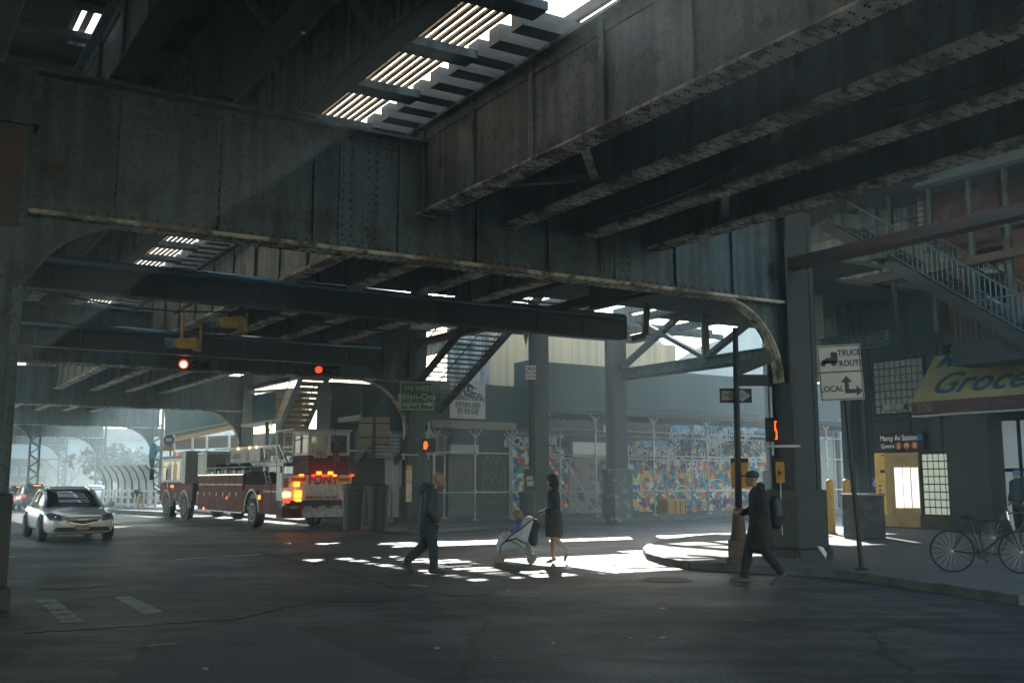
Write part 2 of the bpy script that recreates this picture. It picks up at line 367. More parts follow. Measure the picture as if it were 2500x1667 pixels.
# edge beam at the column line, lateral braces, mid cross beams
for (a, b, z) in ((S(8.0,-16), S(8.0,-.3), 5.95), (S(9.2,.5), S(9.24,18), 6.6), (S(9.24,19), S(9.1,36), 6.6)):
    q = MB(); q.beam(a+Vector((0,0,z)), b+Vector((0,0,z)), .26, .2); q.beam(a+Vector((0,0,z-.11)), b+Vector((0,0,z-.11)), .34, .03, 0); eb(q, 'edge_beam', M['rust'])
for (l, z0, z1, ce) in ((6.6, 5.35, 5.95, 9.3), (15.4, 5.3, 5.93, 6.5)):
    a, b = S(-6, l), S(ce, l)
    q = MB(); q.beam(a+Vector((0,0,(z0+z1)/2)), b+Vector((0,0,(z0+z1)/2)), .06, z1-z0)
    for k in range(12): p = a.lerp(b, k/11); q.beam(p+Vector((0,0,z0)), p+Vector((0,0,z1)), .2, .04)
    q.beam(a+Vector((0,0,z0)), b+Vector((0,0,z0)), .34, .04)
    g = eb(q, 'cross_beam', M['steeld'])
    q = MB(); q.tube(a+Vector((.0,-.2,z1-.05)), b+Vector((.0,-.2,z1-.05)), .085, n=10); sub(q, 'conduit', mat('blue grey pipe', (.11,.17,.21), rough=.25, metal=.5), g, smooth=True)
q = MB()
for (c0, l0, c1, l1) in ((.1,-4.2,1.55,-2.6),(.1,-1.2,1.55,-2.6),(1.65,-6.2,3.1,-4.6),(3.2,-3.6,4.7,-2.0),(-3.1,-4,-1.65,-2),(-3.1,-6,-1.65,-4),(-4.65,-4,-3.2,-6),(-4.65,-4,-3.2,-2),
                         (-3.1,-9,-1.65,-7.5),(-4.65,-9,-3.2,-7.5)):
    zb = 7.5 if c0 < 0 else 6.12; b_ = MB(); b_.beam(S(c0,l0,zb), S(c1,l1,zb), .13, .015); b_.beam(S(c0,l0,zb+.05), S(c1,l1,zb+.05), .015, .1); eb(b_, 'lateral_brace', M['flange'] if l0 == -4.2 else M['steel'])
# knee brackets + columns
def bracket(c, l, z, r, sgn, wid=.3):
    n = 12; t = Vector((CV.x, CV.y, 0))*sgn; nn = Vector((LV.x, LV.y, 0)); base = S(c, l, 0)
    pts = [(r, 0), (0, 0), (0, -r)] + [(r-r*math.cos(PI/2*k/n), -r+r*math.sin(PI/2*k/n)) for k in range(1, n)]
    q = MB(); q.slab([base + t*a + Vector((0,0,z+b)) - nn*.03 for a, b in pts], .06, nn)
    f = MB(); arc = [(r-r*math.cos(PI/2*k/n), -r+r*math.sin(PI/2*k/n)) for k in range(0, n+1)]
    for k in range(n):
        for o_ in (-.075, .075):
            f.beam(base+t*arc[k][0]+Vector((0,0,z+arc[k][1]))+nn*o_, base+t*arc[k+1][0]+Vector((0,0,z+arc[k+1][1]))+nn*o_, .13, .03)
    return q, f
def el_column(c, l, w=.62, cm='steel', lattice=False, zt=5.2, left=False, base=True, r=1.25):
    p = S(c, l, 0); ax = Vector((CV.x, CV.y, 0)); ay = Vector((LV.x, LV.y, 0))
    Mx = Matrix(((ax.x, ay.x, 0, p.x), (ax.y, ay.y, 0, p.y), (0,0,1,0), (0,0,0,1)))
    q = MB(); h = w/2
    if lattice:
        for sx in (-1, 1):
            q.box(sx*h-.05, sx*h+.05, -h*.7, h*.7, 0, zt+1.2, M=Mx)
        k = 0; z = .4
        while z < zt:
            for sy in (-1, 1):
                a = Mx @ Vector((-h*(1 if k % 2 else -1), sy*h*.6, z)); b = Mx @ Vector((h*(1 if k % 2 else -1), sy*h*.6, z+.42)); q.beam(a, b, .02, .07)
            z += .42; k += 1
        for z in (0.0, zt-.6): q.box(-h, h, -h*.75, h*.75, z, z+.55, M=Mx)
    else:
        q.box(-h, h, -h*.8, -h*.8+.03, 0, zt+1.9, M=Mx); q.box(-h, h, h*.8-.03, h*.8, 0, zt+1.9, M=Mx); q.box(-h+.12, h-.12, -h*.77, h*.77, 0, zt+1.88, M=Mx)
        for sx in (-1, 1):
            for sy in (-1, 1):
                q.box(sx*h-.012*sx, sx*(h-.13), sy*(h*.8+.003), sy*(h*.8+.02), .05, zt+1.7, M=Mx)
                for k in range(int(zt/.2)): q.rivet(Mx @ Vector((sx*(h-.07), sy*(h*.8+.02), .15+k*.2)), ay*sy, .018)
    col = eb(q, 'column', M[cm])
    if base:
        q = MB(); q.box(-h-.09, h+.09, -h-.09, h+.09, 0, .3, M=Mx); q.box(-h-.045, h+.045, -h-.03, h+.03, .3, 1.45, M=Mx); sub(q, 'base', M['steeld'], col, bevel=.03)
    if r:
        if left: a_, f_ = bracket(c+h, l, zt-.03, r, 1)
        else: a_, f_ = bracket(c-h, l, zt-.03, r, -1)
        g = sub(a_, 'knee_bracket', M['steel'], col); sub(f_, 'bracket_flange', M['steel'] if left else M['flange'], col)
    return col
c1_ = el_column(8.3, 0, .74, r=1.6, cm='steeld')
lc_ = el_column(-6.25, 0, .8, left=True, r=1.4)
_p = S(-6.25, 0, 0); _M = Matrix(((CV.x, LV.x, 0, _p.x), (CV.y, LV.y, 0, _p.y), (0,0,1,0), (0,0,0,1)))
q = MB(); q.box(-.46,.46,-.4,.4,6.3,6.62,M=_M); sub(q, 'cap_band', M['steel'], lc_)
q = MB(); q.box(-.36,.3,-.352,-.345,4.9,6.25,M=_M); sub(q, 'rust_panel', M['rust'], lc_)
el_column(9.24, 18.45, .66, r=1.9)
for k, (l, c1) in enumerate(((36.9, 9.1), (55.4, 9.1), (74, 9.1), (92.5, 9.1))):
    el_column(c1, l, .62, lattice=(k > 0), r=2.0, base=(k < 1))
    el_column(c1-7.4, l, .55, lattice=True, r=1.4, base=False) if k > 0 else None
# deck, ties, walkway
def deck(c0, c1, l0, l1, z=7.52, th=.09, name='deck', m=None):
    q = MB(); q.slab([S(c0,l0,z), S(c1,l0,z), S(c1,l1,z), S(c0,l1,z)], th, (0,0,1)); return eb(q, name, m or M['deck'])
deck(-5.9, -5.2, -24, 92, z=8.8); deck(-5.22, -4.73, -24, 1.3, z=8.8); deck(-5.22, -4.73, 2.7, 92, z=8.8); deck(-4.75, -1.9, -24, 92, z=8.8); deck(-22, -5.85, -30, 30, z=8.9); deck(.38, 5.3, -24, 92)
q = MB(); q2 = MB()
l = -12.0; k = 0
while l < 42:
    for (ca, cb) in (((-.72, .5),) if not -5.5 < l < -4.6 else ()):
        b_ = MB(); b_.slab([S(ca,l,7.43), S(cb,l,7.43), S(cb,l+.28,7.43), S(ca,l+.28,7.43)], .25, (0,0,1)); eb(b_, 'tie', M['tie'])
    l += .56; k += 1
q = MB()
for a in (-11.5,):
    for j in range(30):
        l0 = a + j*1.7
        q.slab([S(-1.9,l0,7.4), S(-.7,l0,7.4), S(-.7,l0+.34,7.4), S(-1.9,l0+.34,7.4)], .12, (0,0,1))
g = eb(q, 'walkway_bearer', M['steel'])
q = MB()
for j in range(8):
    c = -1.78 + j*.12
    q.slab([S(c,-11.5,7.55), S(c+.062,-11.5,7.55), S(c+.062,39,7.55), S(c,39,7.55)], .04, (0,0,1))
q.slab([S(-5.2,-6,8.85),S(-5.1,-6,8.85),S(-5.1,12,8.85),S(-5.2,12,8.85)],.04,(0,0,1)); q.slab([S(-5.02,-6,8.85),S(-4.92,-6,8.85),S(-4.92,12,8.85),S(-5.02,12,8.85)],.04,(0,0,1))
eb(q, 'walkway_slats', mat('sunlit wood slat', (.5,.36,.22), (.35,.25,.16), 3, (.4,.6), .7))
q = MB()
for c in (.12, 1.64, 3.2, 4.7):
    q.beam(S(c,-24,7.75), S(c,92,7.75), .07, .16)
eb(q, 'rail', M['rust'])
# underside joists under solid decks
for c0, c1, zz in ((-5.9,-1.8,8.7), (.4,5.2,7.42)):
    l = -20
    while l < 16:
        b_ = MB(); b_.slab([S(c0,l,zz), S(c1,l,zz), S(c1,l+.22,zz), S(c0,l+.22,zz)], .1, (0,0,1)); eb(b_, 'deck_joist', M['deck']); l += 1.3
# ------------------------------------------------------------------ station platforms and mezzanine (second structure)
st = empty('station_platform', S(14.5, 18.4, 0), 0, 'teal steel station platform with crossed braces beside the main line', 'station platform')
SI = -S(14.5, 18.4, 0)
def sb(mb_, name, m, **k):
    o = mb_.build(name, m, None, **k); o.parent = st; o.matrix_parent_inverse = Matrix.Translation(SI); return o
def sdeck(c0, c1, l0, l1, z=7.7, th=.12, name='platform_shade_floor'):
    q = MB(); q.slab([S(c0,l0,z), S(c1,l0,z), S(c1,l1,z), S(c0,l1,z)], th, (0,0,1)); return sb(q, name, M['deck'])
sdeck(5.35, 9.3, -2.0, 36.5)
sdeck(9.35, 17.0, 4.5, 13.3); sdeck(17.05, 24, 6.5, 14.8); sdeck(12.6, 16.6, 17.5, 18.3, z=7.9); sdeck(11.7, 22, 18.7, 22.0, z=7.9)  # the higher slabs are added to keep sunlight off the far road
sdeck(9.35, 11.6, 19.4, 24.5); sdeck(12.1, 15.5, 19.4, 21.0); sdeck(9.35, 15.5, 24.9, 36.5)  # slabs added out of sight behind the girder to shade the fire truck
# slatted part that stripes the road
l = 13.6
while l < 19.2:
    b_ = MB(); b_.slab([S(9.35,l,7.6), S(12.4,l,7.6), S(12.4,l+.2,7.6), S(9.35,l+.2,7.6)], .05, (0,0,1)); sb(b_, 'floor_joist', M['tie']); l += .66
# open framing: beams with sky between
for (a, b, w_, h_) in ((S(12.4,13.3,7.75), S(12.4,19,7.75), .3,.35), (S(17.2,9,7.9), S(17.8,20,7.9), .16,.3),
                       (S(12,18.4,7.9), S(24,18.4,7.9), .2,.22), (S(14,14.6,8.1), S(24,12.6,8.1), .1,.16),
                       (S(20.5,8,7.9), S(20.5,20,7.9), .12,.3), (S(12,21.2,8.6), S(26,21.2,8.6), .2,.25)):
    q = MB(); q.beam(a, b, w_, h_); sb(q, 'floor_beam', M['steel'])
for c, w_ in ((14.5,.62), (18.2,.68), (26.9,.6)):
    p = S(c, 18.4, 0); Mx = Matrix.Translation(p) @ Matrix.Rotation(AZC, 4, 'Z'); h = w_/2
    q = MB(); q.box(-h,h,-h*.8,-h*.8+.04,0,8,M=Mx); q.box(-h,h,h*.8-.04,h*.8,0,8,M=Mx); q.box(-h+.1,h-.1,-h*.76,h*.76,0,7.99,M=Mx)
    cc = sb(q, 'column', M['steeld'])
    q = MB(); q.box(-h-.12,h+.12,-h-.12,h+.12,0,2.1,M=Mx); sub(q, 'base', M['steeld'] if c < 18 or c > 20 else mat('stickered column base', (.1,.12,.12), (.3,.3,.28), 4, (.52,.6), .7), cc, bevel=.06)
# truss from column at c=18.2 towards the camera
A = Vector((4.27, 40.6, 0)); T = Vector((.5446, -.8387, 0))
def TP(t, z): return A + T*t + Vector((0,0,z))
q = MB(); q.beam(TP(0,5.78), TP(13,5.78), .3, .06); q.beam(TP(0,5.9), TP(13,5.9), .06, .5); q.beam(TP(0,6.12), TP(13,6.12), .24, .05); sb(q, 'truss_chord', M['steel'])
q = MB(); q.beam(TP(0,8.5), TP(13,8.5), .26, .3); sb(q, 'truss_chord', M['steel'])
for (t0, z0, t1, z1) in ((.2,6.1,5.2,8.5),(.4,8.5,5.2,6.1),(5.2,6.1,10.4,8.5),(5.2,8.5,10.4,6.1)):
    q = MB(); q.beam(TP(t0,z0), TP(t1,z1), .28, .16); sb(q, 'truss_brace', M['steel'])
for t in (5.2, 10.4):
    q = MB(); q.beam(TP(t,5.9), TP(t,8.5), .26, .26); sb(q, 'truss_post', M['steel'])

for (c, l0, l1) in ((5.32, -1.9, 18.3), (9.3, 1, 8), (9.3, 8, 18.3), (5.32, 18.7, 36.5), (9.3, 19, 36.5)):
    hh = .4 if (c, l0) == (9.3, 8) else 1.3
    q = MB(); q.beam(S(c,l0,7.65-hh/2), S(c,l1,7.65-hh/2), .05, hh); q.beam(S(c,l0,7.65-hh), S(c,l1,7.65-hh), .3, .04); q.beam(S(c,l0,7.67), S(c,l1,7.67), .16, .03)
    sb(q, 'platform_girder', M['steeld'])

def cable(label, pts, r=.02, par=None):
    q = MB(); P = []
    for i in range(len(pts)-1):
        a, b = pts[i], pts[i+1]
        for k in range(9): u = k/8; P.append(a.lerp(b, u) - Vector((0,0,.25*math.sin(PI*u)*min(1,(b-a).length/6))))
    q.path(P, r, 6); eb(q, 'cable', M['black'])
cable('', [S(2.4,-12,6.0), S(2.4,-6,6.1), S(2.5,-.3,6.0)]); cable('', [S(-5,8,5.6), S(0,8,5.5), S(6,8.2,5.6)])
cable('', [S(7.7,-.5,6.4), S(7.75,-.5,4.0), S(7.8,-.5,1.6)], .03); cable('', [S(.3,-10,7.1), S(.3,-4,7.0), S(.3,-.3,7.1)], .03)
for (c, l) in ((-1.1,0),(3.9,0)):
    q = MB(); b0 = S(c,l,0) - Vector((LV.x,LV.y,0))*.045; cx = Vector((CV.x,CV.y,0)); q.slab([b0-cx*.35+Vector((0,0,5.35)), b0+cx*.35+Vector((0,0,5.35)), b0+cx*.35+Vector((0,0,6.95)), b0-cx*.35+Vector((0,0,6.95))], .02, -Vector((LV.x,LV.y,0)))
    for j in range(11):
        for dx in (-.28,-.14,.14,.28): q.rivet(b0+cx*dx-Vector((LV.x,LV.y,0))*.02+Vector((0,0,5.45+j*.14)), -Vector((LV.x,LV.y,0)), .026)
    eb(q, 'splice_plate', M['steel'])
for c in (.05, 1.6, 3.15, 4.78):
    for l in (-6.2, -12.4):
        q = MB(); nn = Vector((CV.x,CV.y,0)); b0 = S(c,l,0)+nn*.045; lx = Vector((LV.x,LV.y,0)); q.slab([b0-lx*.3+Vector((0,0,6.1)), b0+lx*.3+Vector((0,0,6.1)), b0+lx*.3+Vector((0,0,7.2)), b0-lx*.3+Vector((0,0,7.2))], .02, nn)
        for j in range(8):
            for dx in (-.24,-.12,.12,.24): q.rivet(b0+lx*dx+nn*.02+Vector((0,0,6.17+j*.135)), nn, .024)
        eb(q, 'splice_plate', M['steel2'] if c < 1 else M['steel'])
# ================================================================== BACKGROUND, SHED, BUILDINGS
def onplane(px, py, p0, d):
    """3D point where the line of sight (px,py) meets the vertical plane through p0 along d"""
    r = ray(px, py); p0 = Vector(p0); d = Vector(d); n = Vector((-d.y, d.x, 0)); t = n.dot(Vector((p0.x, p0.y, 0)))/n.dot(r)
    return Vector((0, 0, CAMH)) + r*t
DSH = Vector((.839, .545, 0)); NSH = Vector((-.545, .839, 0))
def PSH(px, py, v): return onplane(px, py, SH(0, v), DSH)
def uz(px, py, v):
    p = PSH(px, py, v); return (p - SH(0, v)).dot(DSH), p.z
def shop_frame(u, v, z=0.0): return Matrix.Translation(SH(u, v, z)) @ Matrix.Rotation(ROTSH, 4, 'Z')
def quadbox(q, px0, py0, px1, py1, v, th=.05, mi=0, zb=None):
    u0, z0 = uz(px0, py1, v); z1 = uz(px0, py0, v)[1]; u1 = uz(px1, py0, v)[0]
    if zb is not None: z0 = zb
    q.box(u0, u1, v-th, v, z0, z1, mi, M=Matrix.Translation(SH(0,0)) @ Matrix.Rotation(ROTSH, 4, 'Z'))
MSH = Matrix.Translation(SH(0,0)) @ Matrix.Rotation(ROTSH, 4, 'Z')
M['brown'] = mat('brown stucco', (.17,.125,.09), (.13,.105,.085), .6, (.35,.65), .8, bump=.2)
M['tan'] = mat('striped tan cladding', (.74,.52,.27), (.5,.38,.24), .9, (.42,.58), .6, st=(2.2,2.2,.02), det=2)
M['greyp'] = mat('stained grey panel', (.42,.42,.4), (.16,.16,.155), .9, (.4,.6), .5, st=(2.5,2.5,.35))
M['palew'] = mat('pale greenish panel', (.6,.63,.58), (.5,.53,.5), 1, (.4,.6), .6)
M['dwall'] = mat('dark painted wall', (.045,.045,.043), (.07,.068,.06), .9, (.4,.65), .7, bump=.2)
M['shut'] = mat('roller shutter metal', (.1,.1,.1), (.16,.155,.15), 1, (.4,.6), .5, metal=.3)
M['box'] = mat('shutter box metal', (.42,.46,.48), rough=.35, metal=.5)
def mural_mat():
    m = bpy.data.materials.new('splattered mural paint'); m.use_nodes = True; N = m.node_tree; b = N.nodes["Principled BSDF"]; L = N.links
    tc = N.nodes.new("ShaderNodeTexCoord"); mp = N.nodes.new("ShaderNodeMapping"); L.new(tc.outputs["Object"], mp.inputs[0])
    nd = N.nodes.new("ShaderNodeTexNoise"); nd.inputs["Scale"].default_value = 5; nd.inputs["Detail"].default_value = 4; L.new(mp.outputs[0], nd.inputs[0])
    ma = N.nodes.new("ShaderNodeMix"); ma.data_type = 'VECTOR'; ma.inputs[0].default_value = .3
    L.new(mp.outputs[0], ma.inputs[4]); L.new(nd.outputs[1], ma.inputs[5])
    v = N.nodes.new("ShaderNodeTexVoronoi"); v.inputs["Scale"].default_value = 6.5; L.new(ma.outputs[1], v.inputs[0])
    sp = N.nodes.new("ShaderNodeSeparateColor"); L.new(v.outputs["Color"], sp.inputs[0])
    cr = N.nodes.new("ShaderNodeValToRGB"); cr.color_ramp.interpolation = 'CONSTANT'
    cols = [(.02,.1,.28),(.7,.08,.05),(.05,.35,.55),(.85,.5,.08),(.8,.8,.76),(.02,.14,.2),(.7,.2,.05),(.05,.28,.3),(.04,.14,.4),(.8,.68,.36)]
    e = cr.color_ramp.elements; e[0].position = 0; e[0].color = (*cols[0],1); e[1].position = .1; e[1].color = (*cols[1],1)
    for i in range(2, 10): k = e.new(i*.1); k.color = (*cols[i],1)
    L.new(sp.outputs[0], cr.inputs[0]); L.new(cr.outputs[0], b.inputs["Base Color"]); b.inputs["Roughness"].default_value = .6
    return m
M['mural'] = mural_mat()
M['blueband'] = mat('sky blue mural band', (.1,.35,.5), (.25,.5,.62), 2, (.4,.6), .6)
M['wline'] = mat('white brush paint', (.72,.74,.74), rough=.6)
M['dline'] = mat('dark brush paint', (.02,.03,.06), rough=.6)
shop = empty('shop_building', SH(0,4,0), ROTSH, 'long shop building behind the scaffold shed with murals and shutters', 'building')
def shp(q, name, m, par=None, **k):
    o = q.build(name, m, None, **k); o.parent = par or shop
    if par is None: o.matrix_parent_inverse = (Matrix.Translation(SH(0,4,0)) @ Matrix.Rotation(ROTSH,4,'Z')).inverted()
    return o
V = 4.0
q = MB(); q.box(-10.6, 21, V, V+1.5, 0, uz(1300, 960, V)[1], M=MSH); shp(q, 'wall', M['dwall'])
q = MB(); quadbox(q, 1185, 790, 1490, 1000, V+.5, .3); quadbox(q, 1490, 830, 1640, 1000, V+.5, .3, 0); shp(q, 'upper_wall', M['tan'])
q = MB(); quadbox(q, 1185, 782, 1490, 812, V+.45, .1); 
a0 = [PSH(1490,830,V+.6), PSH(1500,800,V+.6), PSH(1545,790,V+.6), PSH(1600,815,V+.6), PSH(1650,880,V+.6), PSH(1700,850,V+.6), PSH(1830,800,V+.6), PSH(1990,770,V+.6), PSH(1990,1000,V+.6), PSH(1490,1000,V+.6)]
q.slab(a0, .3, NSH); shp(q, 'parapet_cladding', M['palew'])
q = MB(); quadbox(q, 1090, 800, 1185, 1000, V+.4, .3); quadbox(q, 900, 1045, 1090, 1100, V, .1); shp(q, 'stained_panel', M['greyp'])
q = MB(); quadbox(q, 1250, 990, 1910, 1075, V, .05); shp(q, 'plaster_band', M['brown'])
# murals
q = MB(); quadbox(q, 1640, 1040, 1900, 1245, V, .08, 0, .14); quadbox(q, 1525, 1076, 1640, 1245, V, .08, 0, .14); mur = shp(q, 'mural', M['mural'])
q = MB(); quadbox(q, 1640, 1038, 1900, 1062, V, .1); quadbox(q, 1560, 1074, 1640, 1090, V, .1); shp(q, 'mural_band', M['blueband'])
q = MB(); quadbox(q, 1250, 1088, 1386, 1262, V, .08, 0, .14); shp(q, 'mural', M['mural'])
def squig(pts, r, q, v=V-.12, mi=0):
    P = [PSH(a, b, v) for a, b in pts]
    for i in range(len(P)-1): q.beam(P[i], P[i+1], r, r, mi, up=NSH)
q = MB(); random.seed(11)
def arc(cx, cy, rx, ry, a0, a1, n=9): return [(cx+rx*math.cos(a0+(a1-a0)*i/n), cy+ry*math.sin(a0+(a1-a0)*i/n)) for i in range(n+1)]
for (cx, cy, rx, ry, a0_, a1_) in ((1585,1180,20,30,PI,2.2*PI),(1612,1150,18,26,PI*.8,2*PI),(1655,1150,22,36,PI,2.1*PI),(1700,1175,18,34,.9*PI,2*PI),(1740,1140,16,24,PI,2*PI),(1770,1150,14,30,PI,2*PI),
                                   (1665,1205,20,20,PI*.9,2.2*PI),(1750,1195,22,26,PI,2*PI),(1820,1185,16,26,PI,2.1*PI),(1570,1190,14,24,0,PI)):
    q = MB(); squig(arc(cx, cy, rx, ry, a0_, a1_), .055, q); shp(q, 'mural_line', M['wline'])
# brushed words along the upper part of the mural: short cursive strokes
def word(px, py, s, m, body="love", rz=.1):
    p = PSH(px, py, V-.13)
    t = text(body, s, m, None, p, (PI/2, 0, ROTSH), 'lettering', .004, shear=.25, sx=.85, bold=.012); t.rotation_euler = (PI/2, rz, ROTSH)
    t.parent = shop; t.matrix_parent_inverse = (Matrix.Translation(SH(0,4,0)) @ Matrix.Rotation(ROTSH,4,'Z')).inverted()
for i in range(44):
    px = random.uniform(1655, 1890); py = random.uniform(1052, 1105)
    word(px, py, random.uniform(.6, .95), M['wline'] if random.random() < .6 else M['dline'], rz=random.uniform(-.9, .1))
for i in range(16):
    word(random.uniform(1535, 1640), random.uniform(1088, 1125), random.uniform(.55,.85), M['wline'] if random.random() < .6 else M['dline'], rz=random.uniform(-.9,.1))
for i in range(16):
    word(random.uniform(1530, 1890), random.uniform(1222, 1240), .5, M['wline'] if random.random() < .5 else M['dline'], rz=random.uniform(-.3,.3))
word(1737, 1032, .62, M['wline'], '#CHRiSRiGGS', 0); word(1268, 1078, .55, M['wline'], '@CHRiS', 0); word(1352, 1076, .62, M['wline'], 'ART', 0)
# shutters
def shutter(px0, py0, px1, py1, m, name='roller_shutter', lab=None, v=V):
    u0, z0 = uz(px0, py1, v); u1, z1 = uz(px1, py0, v); z0 = .14; q = MB(); n = int((z1-z0)/.09)
    for i in range(n): q.box(u0, u1, v-.06-.02*(i % 2), v-.02, z0+i*.09, z0+i*.09+.075, M=MSH)
    q.box(u0-.05, u0, v-.12, v, z0, z1, M=MSH); q.box(u1, u1+.05, v-.12, v, z0, z1, M=MSH)
    o = shp(q, name, m); 
    if lab: o['label'] = lab
    return o
gsh = mat('graffiti shutter paint', (.4,.3,.3), (.2,.32,.36), 2.2, (.45,.55), .5, c3=(.14,.05,.05), s3=2.2, thr3=(.54,.57))
shutter(1388, 1116, 1486, 1245, gsh, lab='pink and blue graffiti shutter')
shutter(1093, 1112, 1156, 1262, M['shut']); shutter(1010, 1112, 1052, 1262, M['shut'])
shutter(938, 1118, 975, 1262, mat('lit shutter metal', (.45,.46,.46), rough=.4, metal=.3), lab='pale shutter beside the traffic sign post')  # light on these slats is put into a brighter metal colour
shutter(1988, 1062, 2032, 1245, mat('white shutter', (.5,.52,.52), rough=.45), lab='white shutter beyond the big column')
for a in ((1388,1078,1486,1116,.35),(1086,1085,1156,1110,.5),(895,1098,1000,1118,.5)):
    q = MB(); quadbox(q, *a[:4], V-.05, a[4]); shp(q, 'shutter_box', M['box'], bevel=.04)
q = MB(); quadbox(q, 1984, 1012, 2034, 1036, V, .12); o = shp(q, 'shop_sign', mat('blue sign', (.02,.14,.5), rough=.4))
q = MB(); quadbox(q, 1984, 1036, 2034, 1056, V, .12); o = shp(q, 'shop_sign', mat('dark red sign', (.25,.04,.03), rough=.4))
q = MB(); quadbox(q, 2052, 1000, 2092, 1262, V, .2, 0, .14); shp(q, 'pilaster', M['palew'])
q = MB(); squig([(1180,1165),(1182,1130),(1190,1112),(1197,1130),(1204,1112),(1212,1128),(1222,1115),(1232,1150),(1234,1200),(1222,1225),(1196,1226),(1180,1200),(1178,1165)], .03, q)
squig([(1186,1170),(1196,1158),(1200,1176),(1212,1160),(1216,1178),(1226,1162)], .03, q); squig([(1195,1215),(1205,1200),(1215,1216)], .03, q)
shp(q, 'chalk_scribble', mat('chalk line', (.3,.31,.3), rough=.8))
# ---- sidewalk shed
shed = empty('sidewalk_shed', SH(0,0,.13), ROTSH, 'green plywood sidewalk shed on galvanised scaffold posts in front of the shops', 'scaffold shed')
SHI = (Matrix.Translation(SH(0,0,.13)) @ Matrix.Rotation(ROTSH,4,'Z')).inverted()
def shd(q, name, m, **k):
    o = q.build(name, m, None, **k); o.parent = shed; o.matrix_parent_inverse = SHI; return o
q = MB(); quadbox(q, 1280, 880, 2095, 985, -.35, .12); shd(q, 'parapet', M['green'])
q = MB(); quadbox(q, 1030, 930, 1290, 1036, -1.0, .12); quadbox(q, 880, 948, 1030, 1050, -1.0, .1); 
u0, z0 = uz(1030, 1036, -1.0); u1, z1 = uz(1030, 930, -1.0)
q.box(u0-.1, u0, -1.0, 1.6, z0, z1, M=MSH); ux, zx = uz(1288, 930, -1.0); q.box(ux, ux+.1, -1.1, 0, z0, z1+1.1, M=MSH)
shd(q, 'low_parapet', M['green'])
zf = uz(1500, 1000, -.35)[1]
q = MB(); q.box(uz(1290,1000,0)[0], 24, -.3, 3.3, zf-.25, zf, M=MSH); q.box(uz(1290,1000,0)[0], 24, -.42, -.3, zf-.12, zf+.02, M=MSH)
shd(q, 'shed_floor', mat('shed joists', (.1,.12,.12), (.07,.08,.08), 2, (.4,.6), .7))
q = MB(); ua, za = uz(1050, 1044, -1.1); ub, zb = uz(1256, 1044, -1.1); q.box(ua, ub, -1.25, -.9, za, za+.3, M=MSH); q.box(ua-2.2, ub, -.9, 2.5, za+.3, za+.5, M=MSH)
shd(q, 'ledger_beam', mat('bare timber', (.35,.32,.25), (.28,.25,.2), 3, (.4,.6), .7))
def post(px, v, zt, r=.04):
    u = uz(px, 1150, v)[0]; p = SH(u, v); q = MB(); q.tube(p+Vector((0,0,.13)), p+Vector((0,0,zt)), r, n=10)
    for z in (1.25, 2.75, 3.85): 
        if z < zt: q.tube(p+Vector((0,0,z-.05)), p+Vector((0,0,z+.05)), r*1.7, n=8)
    q.lathe([(.12,.13),(.12,.16),(.05,.18)], 10, M=Matrix.Translation(p)); 
    pt = p + Vector((0,0,zt))
    for s_ in (-1, 1): q.beam(pt+Vector((0,0,-.35)), pt+DSH*(.28*s_), .05, .05)
    shd(q, 'scaffold_post', M['galv'], smooth=True); return u
us = [post(px, 0, zf-.2) for px in (1333, 1455, 1597, 1728, 1798, 2020)]
ub_ = [post(px, 2.6, zf-.2) for px in (1368, 1628, 1690, 2038)]
ul = [post(px, -.9, za) for px in (1060, 1160, 1250)]; post(1085, 1.4, za); post(958, -.5, za); post(1245, 1.2, za)
def rail(u0, u1, v, z, r=.028):
    q = MB(); q.tube(SH(u0,v,z), SH(u1,v,z), r, n=8); shd(q, 'scaffold_rail', M['galv'], smooth=True)
for z in (1.22, 2.75, 3.82): rail(us[0]-.2, us[-1]+1.5, 0.06, z); rail(us[0], us[-1]+1.5, 2.66, z-.08)
rail(ul[0]-5, ul[2]+.3, -.86, 2.72); rail(ul[0], ul[2]+.3, -.86, 1.2); rail(ul[2], ul[2]+2.2, -.5, 3.0)
for (a, b) in ((0, 1), (2, 3), (4, 5)):
    q = MB(); q.tube(SH(us[a],.1,3.9), SH(us[b],.1,.4), .022, n=6); q.tube(SH(us[a]+.3,2.5,3.6), SH(us[b]+1,2.5,.2), .022, n=6); shd(q, 'scaffold_brace', M['galv'])
q = MB(); q.tube(SH(us[1],0,1.2), SH(us[0]+1.0,2.6,3.7), .022, n=6); q.tube(SH(us[4],0,1.2), SH(us[4]+1.5,2.6,.3), .022, n=6); shd(q, 'scaffold_brace', M['galv'])
